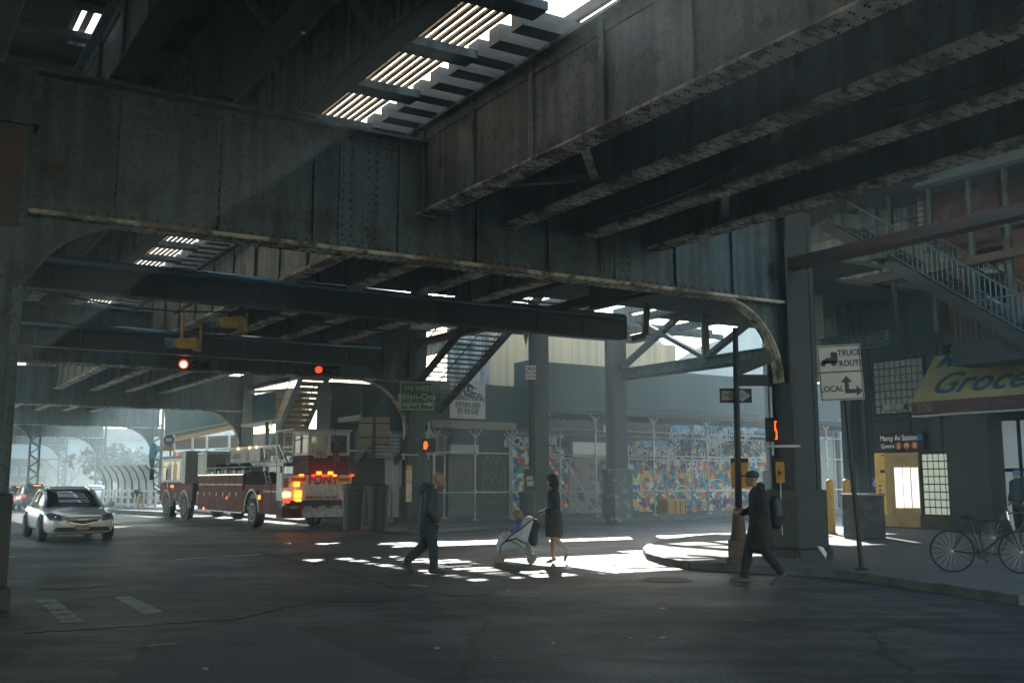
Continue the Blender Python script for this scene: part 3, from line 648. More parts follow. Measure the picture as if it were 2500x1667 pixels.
# NAC sign (a thing fixed on the shed)
p = onplane(1142, 976, SH(0,-1.14), DSH); sg = empty('shed_sign', p, ROTSH, 'white construction company sign on the green shed parapet', 'sign')
a = PSH(1099, 928, -1.14); b = PSH(1185, 1023, -1.14); W_ = (b-a).dot(DSH); H_ = a.z-b.z
q = MB(); q.box(-W_/2, W_/2, -.01, .01, -H_/2, H_/2); q.build('panel', M['white'], sg)
dk = mat('sign lettering', (.02,.025,.05), rough=.6)
q = MB(); q.slab([(-.3,-.02,H_*.36),(0,-.02,H_*.47),(.3,-.02,H_*.36),(.22,-.02,H_*.36),(.22,-.02,H_*.33),(-.22,-.02,H_*.33),(-.22,-.02,H_*.36)], .006, (0,1,0)); q.build('roof_logo', dk, sg)
for (t_, s_, zz, sx, bd) in (('NAC', .34, .25, 1.05, .012),('NEW AMERICAN', .21, .13, .8, .008),('CONSTRUCTION INC', .2, .03, .8, .008),('SIDEWALK SHED', .15, -.1, 1, .004),('& SCAFFOLDING', .15, -.17, 1, .004),
                         ('347-453-3738', .17, -.265, 1, .004),('347-935-5905', .17, -.35, 1, .004),('PERMIT #__________  EXP______', .065, -.44, 1, 0)):
    text(t_, s_, dk, sg, (0, -.014, H_*zz), (PI/2,0,0), sx=sx, bold=bd)
p = onplane(1486, 1047, SH(0,-.1), DSH); sg = empty('notice_board', p, ROTSH, 'small pale notice hung on the scaffold rail', 'sign')
q = MB(); q.box(-.28,.28,-.01,.01,-.16,.16); q.build('panel', M['white'], sg); text('POST NO BILLS', .09, dk, sg, (0,-.014,.06), (PI/2,0,0)); text('NO STANDING', .08, dk, sg, (0,-.014,-.05), (PI/2,0,0))
# yellow crate under the shed
u, z = uz(1640, 1240, 1.4); cr = empty('storage_crate', SH(u, 1.4, .13), ROTSH, 'yellow crate on the sidewalk in front of the mural', 'crate')
q = MB(); q.box(-.6,.62,-.35,.35,0,.62); q.build('body', M['yellow'], cr, bevel=.02)
q = MB(); q.box(-.64,.66,-.38,.38,.62,.68); q.build('lid', M['yellow'], cr)
for x in (-.55,-.1,.2,.52):
    q = MB(); q.box(x,x+.04,-.37,-.35,.03,.6); q.build('rib', M['rust'], cr)

# ---- stairs from the platform (seen from below)
def stair(name, R0, dr, wv, slope, t0, t1, wid, label, riser=True, rail_z=1.0, m=None, closed=False, bal=True):
    e = empty(name, R0 + dr*t1 + Vector((0,0,-slope*t1)), 0, label, 'staircase'); I = -(R0 + dr*t1 + Vector((0,0,-slope*t1)))
    def ad(q, nm, mm): o = q.build(nm, mm, e); o.matrix_parent_inverse = Matrix.Translation(I); return o
    f = lambda t, w_, dz=0: R0 + dr*t - wv*w_ + Vector((0,0,-slope*t+dz))
    for w_ in (0, wid):
        q = MB(); q.beam(f(t0, w_), f(t1, w_), .05, .34); ad(q, 'stringer', m or M['steel'])
    q = MB(); n = int((t1-t0)/.27)
    for i in range(n):
        t = t0 + i*.27
        a = f(t, 0, .02); b = f(t, wid, .02); q.beam(a, b, .25, .03, up=Vector((0,0,1)))
        if closed: q.beam(a+Vector((0,0,-.08))+dr*.12, b+Vector((0,0,-.08))+dr*.12, .02, .19)
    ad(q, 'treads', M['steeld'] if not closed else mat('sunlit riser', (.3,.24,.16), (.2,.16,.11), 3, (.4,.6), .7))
    for w_ in (0, wid):
        q = MB(); q.tube(f(t0, w_, rail_z+.17), f(t1, w_, rail_z+.17), .03, n=8); q.tube(f(t0, w_, .3), f(t1, w_, .3), .02, n=6)
        if bal:
            k = int((t1-t0)/.16)
            for i in range(k+1): t = t0+i*.16; q.tube(f(t, w_, .3), f(t, w_, rail_z+.17), .011, n=5)
        ad(q, 'railing', M['bluesteel'])
    return e
M['bluesteel'] = mat('glossy blue grey rail paint', (.16,.22,.26), rough=.28, metal=.4)
L3 = Vector((LV.x, LV.y, 0)); C3 = Vector((CV.x, CV.y, 0))
stair('station_staircase', WD(1237, 815, 34), L3, C3, .5, -2.2, 8.5, 1.75, 'open tread station staircase descending behind the column with the green highway sign', m=M['steeld'])
stair('station_staircase', WD(800, 925, 44), L3, C3, .85, -.6, 4.2, 1.2, 'narrow staircase with closed risers dropping behind the fire truck', closed=True)
# landing railing + shed roof near the left stair
e = empty('landing_railing', WD(890, 985, 46), 0, 'barred landing railing against the sky above the green shed', 'railing')
q = MB(); a = WD(800, 965, 46)-e.location; b = WD(960, 965, 46)-e.location; h = 1.15
for i in range(26): p = a.lerp(b, i/25); q.tube(p, p+Vector((0,0,h)), .018, n=5)
q.tube(a+Vector((0,0,h)), b+Vector((0,0,h)), .03, n=6); q.tube(a, b, .03, n=6); q.build('bars', M['bluesteel'], e)
q = MB(); q.beam(a+Vector((-.4,.3,-.25)), b+Vector((.5,.3,-.25)), 1.2, .2); q.build('floor', M['steeld'], e)
e = empty('green_hoarding', WD(880, 1045, 45), 0, 'dark green hoarding wall below the landing railing', 'hoarding')
q = MB(); a = WD(800, 1045, 45)-e.location; q.slab([a, WD(985,1055,45)-e.location, WD(985,975,45)-e.location, WD(870,985,45)-e.location, WD(800,990,45)-e.location], .15, (0,1,0)); q.build('panel', M['green'], e)
for x in (-1.2, 1.6):
    q = MB(); q.tube((x,0.1,-3), (x,.1,0), .05); q.build('leg', M['galv'], e)
M['ply'] = mat('plywood sheet', (.55,.36,.16), (.45,.28,.12), 2, (.4,.6), .7, st=(3,3,.3))
e = empty('plywood_enclosure', WD(700, 1090, 48), 0, 'orange plywood stair enclosure left of the dropping staircase', 'enclosure')
f = lambda px, py, D: WD(px, py, D)-e.location
q = MB(); q.slab([f(672,1090,48), f(738,1090,48), f(738,952,48), f(672,952,48)], 1.6, (0,1,0)); q.build('panel', M['ply'], e)
q = MB(); q.slab([f(614,1036,50), f(671,1026,48), f(671,955,48), f(614,965,50)], .1, (0,1,0)); q.build('side_panel', M['green'], e)
q = MB(); q.beam(f(604,1040,50), f(700,1024,48), .8, .1); q.beam(f(614,957,50), f(740,949,48), .5, .1); q.build('trim', M['palew'], e)
q = MB(); [q.beam(f(672,y,47.95), f(738,y,47.95), .03, .05) for y in (975, 1005, 1045, 1075)]; q.build('batten', M['rust'], e)
for px in (652, 688):
    q = MB(); q.tube(WD(px,1262,47.5)-e.location, f(px,1030,48), .1); q.build('post', M['steel'], e)
# far green hoarding along the street
e = empty('green_hoarding', WD(490, 1064, 56), 0, 'long green hoarding with an orange lit edge far behind the fire truck', 'hoarding')
q = MB(); g = lambda px, py, D: WD(px, py, D)-e.location
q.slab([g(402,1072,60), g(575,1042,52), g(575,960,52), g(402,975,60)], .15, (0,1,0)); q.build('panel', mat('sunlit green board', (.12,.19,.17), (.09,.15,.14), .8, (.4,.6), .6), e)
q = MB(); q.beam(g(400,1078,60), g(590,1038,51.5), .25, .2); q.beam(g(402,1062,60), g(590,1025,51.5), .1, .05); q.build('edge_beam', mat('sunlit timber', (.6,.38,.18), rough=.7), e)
for px in (425, 470, 505, 560):
    q = MB(); q.tube(g(px,1245,57), g(px,1060,57), .07); q.build('post', M['galv'], e)
q = MB(); q.slab([g(380,1100,66), g(720,1085,60), g(720,1062,56), g(420,1078,60)], .2, (0,0,1)); q.build('roof', M['brown'], e)
# background buildings
def block(px0, px1, py, D, dep, m, name, label, wins=True, roof=True, az=0.0, cat='building', nx=5, nz=3):
    a = WD(px0, py, D); b = WD(px1, py, D); e = empty(name, ((a.x+b.x)/2, D, 0), az, label, cat); W2 = (b.x-a.x)/2; H = a.z
    q = MB(); q.box(-W2, W2, 0, dep, 0, H); q.build('wall', m, e)
    q = MB(); q.box(-W2-.15, W2+.15, -.2, dep, H, H+.3); q.build('cornice', M['curb'], e)
    if wins:
        for i in range(nx):
            for k in range(nz):
                x = -W2 + (i+.5)*2*W2/nx; z = H*(k+.62)/nz - .2; ww = W2/nx*.55; hh = H/nz*.28
                q = MB(); q.box(x-ww, x+ww, -.03, .02, z-hh, z+hh); wf = q.build('window', M['palew'], e)
                q = MB(); q.box(x-ww+.08, x+ww-.08, -.05, -.032, z-hh+.08, z+hh-.08); q.build('pane', M['glassd'], wf)
    return e
block(560, 860, 1092, 74, 12, M['brown'], 'shop_row', 'low brown shop row far behind the fire truck', nx=7, nz=1)
block(-60, 118, 1092, 120, 20, M['brown'], 'street_building', 'brown building at the far left end of the street', nx=8, nz=3)
block(-200, 60, 1040, 150, 20, M['greyp'], 'street_building', 'tall grey building behind the parked vehicle at the left edge', nx=8, nz=5)
block(380, 600, 1120, 130, 20, M['greyp'], 'far_building', 'hazy grey building beyond the median fence', nx=6, nz=3)
# highway overpass
e = empty('highway_overpass', WD(300, 1176, 112), math.radians(4), 'pale grey highway overpass crossing behind the curved fence', 'overpass')
q = MB(); q.box(-34, 14, 0, 9, 2.6, 4.7); q.build('girder', mat('pale blue steel girder', (.3,.36,.38), (.24,.29,.31), .4, (.4,.6), .6), e)
q = MB(); q.box(-34, 14, -.6, 9.5, 4.7, 5.0); q.box(-34, 14, -.6, -.3, 5.0, 5.9); q.build('barrier', M['curb'], e)
for x in (-20, -7, 6):
    q = MB(); q.box(x-.6, x+.6, 2, 3.2, -1.6, 2.6); q.beam((x-3,2.5,2.6), (x-.5,2.5,.2), .6, .5); q.beam((x+3,2.5,2.6), (x+.5,2.5,.2), .6, .5); q.build('pier', M['greyp'], e)
# curved pedestrian fence
e = empty('curved_fence', WZ(320, 1234), 0, 'tall white mesh fence curving over at the top behind the median', 'fence')
D0 = 62; M['mesh'] = mat('pale mesh', (.5,.5,.5), rough=.6, alpha=.55); P0 = WD(258, 1210, 66)-e.location; P1 = WD(376, 1208, 60)-e.location
P0.z = P1.z = 0
dv = (P1-P0).normalized(); nn = Vector((dv.y, -dv.x, 0))
prof = [(0, 0), (0, 1.2), (.05, 1.7), (.25, 2.2), (.6, 2.6)]
q = MB()
for j in range(len(prof)-1):
    a, b = prof[j], prof[j+1]; q.slab([P0+nn*a[0]+Vector((0,0,a[1])), P1+nn*a[0]+Vector((0,0,a[1])), P1+nn*b[0]+Vector((0,0,b[1])), P0+nn*b[0]+Vector((0,0,b[1]))], .02, nn)
q.build('mesh_panel', M['mesh'], e)
for i in range(8):
    p = P0.lerp(P1, i/7); q = MB(); q.path([p+nn*(a+.03)+Vector((0,0,z)) for a, z in prof], .05, 6); q.build('fence_rib', M['black'], e)
e = empty('guard_rail', WZ(320, 1240), 0, 'low white two-rail barrier in front of the curved fence', 'barrier')
P0 = WD(250, 1210, 59)-e.location; P1 = WD(380, 1212, 55)-e.location; P0.z = P1.z = 0
q = MB(); [q.beam(P0+Vector((0,0,z)), P1+Vector((0,0,z)), .06, .12) for z in (.35,.75,1.1)]; q.build('rail', M['white'], e)
for i in range(9): p = P0.lerp(P1, i/8); q = MB(); q.box(p.x-.05,p.x+.05,p.y-.05,p.y+.05,0,1.15); q.build('post', M['white'], e)
# trees beyond
M['leaf'] = mat('hazy foliage', (.06,.085,.06), (.1,.12,.08), 1.5, (.4,.6), .8)
M['bark'] = mat('bark', (.08,.06,.05), rough=.9)
def tree(p, h, rr, label, n=900, seed=1):
    random.seed(seed); e = empty('tree', p, 0, label, 'tree', 'trees beyond the fence'); q = MB(); q.tube((0,0,0), (.1,0,h*.5), .22, .12, 8)
    for i in range(7):
        a = random.uniform(0, 6.28); q.tube((.1*random.random(),0,h*random.uniform(.3,.5)), (math.cos(a)*rr*.7, math.sin(a)*rr*.7, h*random.uniform(.6,.9)), .08, .03, 6)
    q.build('trunk', M['bark'], e); q = MB(); cl = [(random.gauss(0,.45)*rr, random.gauss(0,.45)*rr, h*random.uniform(.4,.95), rr*random.uniform(.3,.5)) for _ in range(13)]
    for i in range(n):
        c = random.choice(cl); d = Vector((random.gauss(0,1), random.gauss(0,1), random.gauss(0,.8))).normalized()*c[3]*random.uniform(.6,1.05); o_ = Vector(c[:3])+d
        a = Vector((random.uniform(-1,1), random.uniform(-1,1), random.uniform(-1,1)))*.22; b = Vector((random.uniform(-1,1), random.uniform(-1,1), random.uniform(-1,1)))*.22
        q.add([o_-a, o_+b, o_+a, o_-b], [(0,1,2,3)])
    q.build('crown', M['leaf'], e)
tree(WD(262, 1176, 90)-Vector((0,0,1.6)), 4.6, 2.4, 'rounded grey green tree left of the lattice column', seed=3)
tree(WD(300, 1176, 96)-Vector((0,0,1.6)), 4.2, 2.6, 'wide grey green tree beyond the lattice columns', seed=4)
tree(WD(345, 1176, 100)-Vector((0,0,1.6)), 3.8, 2.2, 'low tree above the curved fence', seed=6)

# ================================================================== RIGHT SIDE: elevator building, brick building, grocery
F0 = Vector((12.5, 33.3, 0)); FD = Vector((.5446, -.8387, 0)); FN = Vector((-.8387, -.5446, 0)); AF = math.atan2(FD.y, FD.x)
def FP(px, py, off=0.0): return onplane(px, py, F0+FN*off, FD)
def ft(px, py, off=0.0): p = FP(px, py, off); return (p-F0).dot(FD), p.z
MF = Matrix.Translation(F0) @ Matrix.Rotation(AF, 4, 'Z')   # local x along FD, local y = left normal of FD -> away from the road is +y
def fbox(q, px0, py0, px1, py1, off=0.0, th=.06, mi=0, zb=None, zt=None):
    t0, z0 = ft(px0, py1, off); z1 = ft(px0, py0, off)[1]; t1 = ft(px1, py0, off)[0]; z0 = zb if zb is not None else z0; z1 = zt if zt is not None else z1
    q.box(min(t0,t1), max(t0,t1), -off-th, -off, z0, z1, mi, M=MF)
M['teal'] = mat('dark teal tower paint', (.028,.06,.06), (.038,.074,.074), .7, (.4,.6), .45, bump=.1)
ev = empty('elevator_building', F0+Vector((0,0,.13)), AF, 'dark teal station elevator building with glass block windows', 'building')
EVI = (Matrix.Translation(F0+Vector((0,0,.13))) @ Matrix.Rotation(AF,4,'Z')).inverted()
def evb(q, name, m, par=None, **k):
    o = q.build(name, m, par or ev, **k)
    if par is None: o.matrix_parent_inverse = EVI
    return o
tl = ft(2096, 1200)[0]
q = MB(); q.box(tl, 2.2, 0, 7, .1, 8.2, M=MF); evb(q, 'wall', M['teal'])
q = MB(); q.box(tl-.1, 2.3, -.12, 7, 8.2, 8.6, M=MF); evb(q, 'roof', M['steeld'])
q = MB(); q.box(tl-.35, tl+.05, -.3, .1, .1, 8.0, M=MF); q.box(tl-.43, tl+.13, -.38, .18, .1, .5, M=MF); evb(q, 'corner_post', M['steel'])
def gblock(name, px0, py0, px1, py1, nx, nz, m, lab, em=None):
    t0, z0 = ft(px0, py1); t1, z1 = ft(px1, py0); q = MB(); w_ = (t1-t0)/nx; h_ = (z1-z0)/nz
    q.box(t0-.06, t1+.06, -.06, -.0, z0-.06, z1+.06, M=MF); fr = evb(q, 'window_frame', M['black']); fr['label'] = lab
    q = MB()
    for i in range(nx):
        for k in range(nz): q.box(t0+i*w_+.018, t0+(i+1)*w_-.018, -.09, -.062, z0+k*h_+.018, z0+(k+1)*h_-.018, M=MF)
    o = q.build('glass_blocks', m, None, bevel=.01); o.parent = ev; o.matrix_parent_inverse = EVI
gb1 = mat('sun glow glass block', (.5,.55,.48), (.3,.34,.3), 7, (.35,.65), .2, bump=.3, emit=(.55,.62,.48), es=.16)  # emission here and in the dim blocks stands in for sunlight on glass
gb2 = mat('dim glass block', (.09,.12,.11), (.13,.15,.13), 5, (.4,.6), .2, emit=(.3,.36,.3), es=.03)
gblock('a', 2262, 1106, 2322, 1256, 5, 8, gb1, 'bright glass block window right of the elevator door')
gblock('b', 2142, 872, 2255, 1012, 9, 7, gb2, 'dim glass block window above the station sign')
gblock('c', 2245, 440, 2285, 560, 3, 8, mat('pale window', (.5,.55,.5), rough=.3), 'x')
# elevator door, call panel
gold = mat('brushed brass door', (.5,.36,.16), (.38,.27,.13), 3, (.4,.6), .4, metal=.35)
q = MB(); fbox(q, 2166, 1106, 2246, 1302, 0, .1, 0, .15); d = evb(q, 'door_frame', mat('brass frame', (.5,.38,.2), rough=.4, metal=.4))
q = MB(); fbox(q, 2184, 1112, 2243, 1302, .1, .05, 0, .16); evb(q, 'door', gold)
q = MB()
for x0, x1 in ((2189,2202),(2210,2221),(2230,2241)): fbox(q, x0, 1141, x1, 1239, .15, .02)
evb(q, 'door_glass', mat('glowing frosted door glass', (.8,.78,.74), rough=.3, emit=(1,.97,.9), es=.35))  # emission brightens the frosted strips; there is no lamp behind them
q = MB(); fbox(q, 2147, 1106, 2164, 1254, .0, .12); evb(q, 'call_panel', mat('brass call panel', (.55,.4,.15), (.42,.3,.12), 3, (.4,.6), .4, metal=.3, emit=(1,.6,.15), es=.04))
q = MB(); fbox(q, 2152, 1110, 2158, 1113, .12, .01); fbox(q, 2150, 1147, 2160, 1154, .12, .01); fbox(q, 2157, 1206, 2161, 1212, .12, .01)
[q.box(ft(2155,y)[0]-.03, ft(2155,y)[0]+.03, -.14, -.12, ft(2155,y)[1]-.03, ft(2155,y)[1]+.03, M=MF) for y in (1186,1196,1204)]
evb(q, 'button', M['black'])
q = MB(); fbox(q, 2256, 1258, 2340, 1302, 0, .15, 0, .15, None); evb(q, 'plinth', mat('brown plinth', (.1,.085,.065), rough=.7))
q = MB()
for x in (-.6, .9, 2.0): q.box(x, x+.05, -.03, .0, .3, 8.0, M=MF)
for z in (3.6, 5.2): q.box(tl+.1, 2.2, -.05, .0, z, z+.07, M=MF)
evb(q, 'panel_joint', M['steeld'])
q = MB(); q.path([MF @ Vector(v) for v in ((-.95,-.1,8),(-.95,-.1,4.6),(-.8,-.1,4.4),(-.8,-.1,.2))], .05, 8); evb(q, 'drain_pipe', M['steel'])
q = MB(); q.box(.1,.9,-.25,-.02,3.95,4.12, M=MF); evb(q, 'lamp_housing', M['greyp'])
# station sign
p = FP(2203, 1078, .2); sg = empty('station_sign', p, AF, 'black station name sign above the elevator door', 'sign')
q = MB(); wd = ft(2254,1078,.2)[0]-ft(2150,1078,.2)[0]; q.box(-wd/2, wd/2, -.03, .03, -.3, .3); q.build('panel', M['black'], sg)
wl = mat('white sign lettering', (.75,.75,.72), rough=.5, emit=(1,1,1), es=.05)
text('Marcy Av Station', .25, wl, sg, (-.12, -.035, .12), (PI/2,0,0), sx=.8); text('Queens', .2, wl, sg, (-wd*.34, -.035, -.13), (PI/2,0,0), sx=.8)
oc = mat('orange route disc', (.6,.15,.03), rough=.5)
for i, ch in enumerate('JMZ'):
    x = -.12+i*.3; q = MB(); q.lathe([(.12,0),(.12,.008)], 18, M=Matrix.Translation((x,-.035,-.13)) @ Matrix.Rotation(PI/2,4,'X')); q.build('route_disc', oc, sg)
    text(ch, .17, wl, sg, (x, -.046, -.13), (PI/2,0,0))
bl = mat('blue access symbol', (.03,.15,.5), rough=.5)
q = MB(); q.box(wd*.36, wd*.36+.2, -.036, -.03, .02, .22); q.build('access_symbol', bl, sg)
p = FP(2138, 1177, .05); sg = empty('access_sign', p, AF, 'small blue wheelchair access plate by the call panel', 'sign')
q = MB(); q.box(-.12,.12,-.01,.01,-.16,.16); q.build('panel', bl, sg)
q = MB(); q.path([(-.02,-.014,.1),(-.02,-.014,.0),(.05,-.014,.0),(.08,-.014,-.08)], .014, 6); q.path([(-.03+.06*math.cos(a),-.014,-.05+.06*math.sin(a)) for a in [k*.7 for k in range(10)]], .01, 5); q.build('symbol', wl, sg)
q = MB(); q.box(-6, 2.9, .3, 3, 8.3, 15, M=MF); q.box(-6, tl, 1.5, 3, 5.5, 8.3, M=MF); evb(q, 'upper_wall', M['greyp'])
q = MB(); [q.box(x, x+.08, .2, .3, 8.6, 14, M=MF) for x in (-1.6, -.2, 1.1, 1.8, 2.5)]; q.box(-3, 2.9, .22, .3, 10.3, 10.4, M=MF); evb(q, 'mullion', M['bluesteel'])
# brick building with billboard, behind
M['brick'] = None
def brickmat():
    m = mat('orange red brick', (.32,.1,.045)); N = m.node_tree; b = N.nodes["Principled BSDF"]; t = N.nodes.new("ShaderNodeTexBrick"); tc = N.nodes.new("ShaderNodeTexCoord"); mp = N.nodes.new("ShaderNodeMapping")
    mp.inputs["Rotation"].default_value = (PI/2, 0, 0); N.links.new(tc.outputs["Object"], mp.inputs[0]); N.links.new(mp.outputs[0], t.inputs[0])
    t.inputs["Color1"].default_value = (.2,.065,.03,1); t.inputs["Color2"].default_value = (.14,.045,.025,1); t.inputs["Mortar"].default_value = (.1,.085,.07,1); t.inputs["Scale"].default_value = 4.2
    N.links.new(t.outputs[0], b.inputs[0]); b.inputs["Roughness"].default_value = .8; return m
M['brick'] = brickmat()
bb = empty('brick_building', F0+FD*2.4, AF, 'orange red brick building above the grocery behind the staircase', 'building')
BBI = (Matrix.Translation(F0+FD*2.4) @ Matrix.Rotation(AF,4,'Z')).inverted()
def bbb(q, name, m, **k):
    o = q.build(name, m, bb, **k); o.matrix_parent_inverse = BBI; return o
q = MB(); q.box(2.3, 26, .3, 12, .1, 14, M=MF); bbb(q, 'wall', M['brick'])
q = MB(); q.box(2.25, 26, .0, .3, 5.9, 6.4, M=MF); q.box(2.25, 26, -.2, .3, 9.2, 9.5, M=MF); bbb(q, 'cornice', M['rust'])
for x in (3.2, 5.4, 7.6, 9.8):
    q = MB(); q.box(x, x+1.1, .24, .298, 7.0, 8.8, M=MF); bbb(q, 'window', M['glassd'])
q = MB(); q.box(2.4, 26, .2, .3, .13, 3.6, M=MF); bbb(q, 'shopfront', M['dwall'])
t0, _ = ft(2442, 1150); q = MB(); q.box(t0, t0+1.3, .0, .16, .2, 3.4, M=MF); bbb(q, 'door', mat('pale shop door glass', (.3,.34,.33), rough=.15, emit=(.6,.75,.8), es=.06))
q = MB(); [q.box(t0+x, t0+x+.1, -.04, .2, .13, 3.5, M=MF) for x in (-.12, .62, 1.3)]; q.box(t0-.1, t0+1.4, -.04, .2, 1.9, 2.0, M=MF); bbb(q, 'door_frame', M['black'])
# billboard on upper floor
p = FP(2320, 500, .1); q = MB(); bi = empty('billboard', p, AF, 'dark red poster board on the building beside the stair windows', 'poster')
q.box(-.9, 1.6, -.04, .04, -1.3, 1.2); q.build('panel', mat('dark red poster', (.12,.03,.035), (.2,.13,.13), 1.6, (.5,.62), .5), bi)
for z in (1.2, -1.4):
    q = MB(); q.box(-1.0, 1.7, -.08, .02, z, z+.1); q.build('frame', M['steeld'], bi)
# grocery awning
aw = empty('grocery_awning', F0+FD*1.8+Vector((0,0,3.6)), AF, 'yellow grocery awning with blue slanted letters and a dark red valance', 'awning')
AWI = (Matrix.Translation(F0+FD*1.8+Vector((0,0,3.6))) @ Matrix.Rotation(AF,4,'Z')).inverted()
def awb(q, name, m, **k):
    o = q.build(name, m, aw, **k); o.matrix_parent_inverse = AWI; return o
OFF = 1.35
ta, zl = ft(2228, 1012, OFF); _, zv = ft(2234, 982, OFF); tu, zu = ft(2296, 866, .3)
def LF(t, off, z): return F0 + FD*t + FN*off + Vector((0,0,z))
te = 9.0
yel = mat('yellow awning vinyl', (.47,.4,.19), (.4,.34,.16), 2, (.4,.6), .5)
q = MB(); q.slab([LF(ta,OFF,zv), LF(te,OFF,zv), LF(te,.1,zu), LF(ta+.05,.1,zu)], .02, FN); awb(q, 'slope', yel)
q = MB(); q.slab([LF(ta,OFF,zv), LF(ta+.05,.1,zu), LF(ta,0,zv)], .02, FD); awb(q, 'end_panel', mat('grey awning side', (.3,.32,.34), rough=.6))
q = MB(); q.slab([LF(ta,OFF,zl), LF(te,OFF,zl), LF(te,OFF,zv), LF(ta,OFF,zv)], .03, FN); q.slab([LF(ta,OFF,zl), LF(ta,0,zl), LF(ta,0,zv), LF(ta,OFF,zv)], .02, FD); awb(q, 'valance', mat('dark red valance', (.075,.03,.032), rough=.6))
q = MB(); q.tube(LF(ta,OFF-.05,zl-.05), LF(te,OFF-.05,zl-.05), .03); q.tube(LF(ta,0,zl-.05), LF(ta,OFF,zl-.05), .03); q.tube(LF(ta+.1,.05,zl+.1), LF(te,.05,zl+.1), .04); awb(q, 'frame_tube', M['galv'])
blu = mat('blue awning lettering', (.03,.12,.2), rough=.5)
sl_ang = math.atan2(zu-zv, OFF-.1); slen = math.hypot(zu-zv, OFF-.1)
def awtext(body, s, tt, fr, m, face='slope', sx=1.0, shear=.3, bold=.02):
    Rm = Matrix.Rotation(AF, 4, 'Z')
    if face == 'slope':
        pos = LF(tt, OFF-(OFF-.1)*fr, zv+(zu-zv)*fr) + (Vector((0,0,1))*math.cos(sl_ang)+FN*math.sin(sl_ang))*.03; rot = (Rm @ Matrix.Rotation(sl_ang, 4, 'X')).to_euler()
    else: pos = LF(tt, OFF+.035, zl+(zv-zl)*.5); rot = (Rm @ Matrix.Rotation(PI/2, 4, 'X')).to_euler()
    t_ = text(body, s, m, aw, pos, rot, sx=sx, shear=shear, bold=bold, align='LEFT'); t_.matrix_parent_inverse = AWI
awtext('Grocery', slen*.62, ft(2270, 950, OFF*.7)[0]+.1, .33, blu, sx=.95)
awtext('Marcy Deli', slen*.4, ft(2286, 890, OFF*.3)[0], .84, blu, sx=.95)
awtext('300', .38, ta+.15, 0, mat('pale red lettering', (.22,.12,.11), rough=.6), 'v', 1, 0, .01); awtext('Coffee  -  Deli  -  Beer  -  Salad Bar  -  Sandwiches', .26, ta+1.2, 0, mat('dim lettering', (.14,.08,.075), rough=.6), 'v', .9, 0, .004)
# right stair from the platform down to the sidewalk
S0 = Vector((10.4, 31.9, 0)) + FD*.65; S0.z = 9.4
stair('station_staircase', S0, FD, Vector((-C3.x, -C3.y, 0)), .72, -.8, 9.5, 1.7, 'long railed staircase climbing to the platform in front of the brick building', rail_z=1.1, m=M['steeld'])
ld = empty('stair_landing', FP(2420, 860, 2.2), AF, 'dark boxed stair landing hanging over the top of the yellow awning', 'landing')
LDI = (Matrix.Translation(ld.location) @ Matrix.Rotation(AF,4,'Z')).inverted(); tq, zq = ft(2328, 893, 2.2); zt_ = ft(2328, 835, 2.2)[1]
q = MB(); q.box(tq, tq+6, -2.2, -1.0, zq, zt_, M=MF); o = q.build('floor_box', M['steeld'], ld); o.matrix_parent_inverse = LDI
q = MB(); [q.tube(MF @ Vector((tq+.1+k*.16,-2.15,zt_)), MF @ Vector((tq+.1+k*.16,-2.15,zt_+1.1)), .012, n=5) for k in range(30)]; q.tube(MF @ Vector((tq,-2.15,zt_+1.1)), MF @ Vector((tq+6,-2.15,zt_+1.1)), .03); o = q.build('railing', M['bluesteel'], ld); o.matrix_parent_inverse = LDI
# platform edge above right
pe = empty('platform_canopy', FP(2360, 430, 2.4), AF, 'pale blue steel platform edge high above the staircase', 'platform')
PEI = (Matrix.Translation(pe.location) @ Matrix.Rotation(AF,4,'Z')).inverted()
def peb(q, name, m):
    o = q.build(name, m, pe); o.matrix_parent_inverse = PEI; return o
a0_ = ft(2235, 460, 2.4); z_ = a0_[1]
q = MB(); q.box(a0_[0], 14, -2.45, -2.3, z_, z_+.62, M=MF); q.box(a0_[0], 14, -2.75, -2.3, z_+.62, z_+.72, M=MF); q.box(a0_[0], 14, -2.6, -2.2, z_-.04, z_, M=MF); peb(q, 'edge_girder', mat('pale blue painted girder', (.2,.27,.3), (.16,.22,.24), 1, (.4,.6), .45))
q = MB(); q.box(a0_[0]-3, 14, -2.3, 2, z_+.4, z_+.55, M=MF); q.box(a0_[0]-6, a0_[0]+.5, -3.2, -1.5, z_+.15, z_+.4, M=MF); peb(q, 'floor', M['deck'])
for t_ in (1.9, 3.3, 4.6, 5.7):
    q = MB(); q.box(t_, t_+.13, -2.0, -1.87, 6.0, z_+.4, M=MF); peb(q, 'post', M['steel'])
q = MB(); q.beam(MF @ Vector((-2, -2.2, 7.9)), MF @ Vector((10, -2.2, 7.9)), .2, .24); peb(q, 'cross_beam', M['rust'])
q = MB(); q.slab([S(8.3,-12,z_+.75), S(26,-12,z_+.75), S(26,17,z_+.75), S(8.3,17,z_+.75)], .12, (0,0,1)); peb(q, 'roof', M['deck'])  # roof slab added over the stair to block sky light there
q = MB()
for k in range(14): q.beam(S(8.3,-11+k*2,z_+.65), S(26,-11+k*2,z_+.65), .12, .2)
peb(q, 'shade_roof_rafters', M['steeld'])
# ceiling lamp and bits under the mezzanine
e = empty('tube_light', S(12.5, 6.5, 7.3), AZC, 'pale tube light housing hung under the mezzanine by the big column', 'lamp')
q = MB(); q.box(-.8,.8,-.12,.12,0,.12); q.build('housing', M['tan'], e, bevel=.04)
q = MB(); q.box(-.6,-.55,-.02,.02,.12,.35); q.box(.55,.6,-.02,.02,.12,.35); q.build('hanger', M['black'], e)
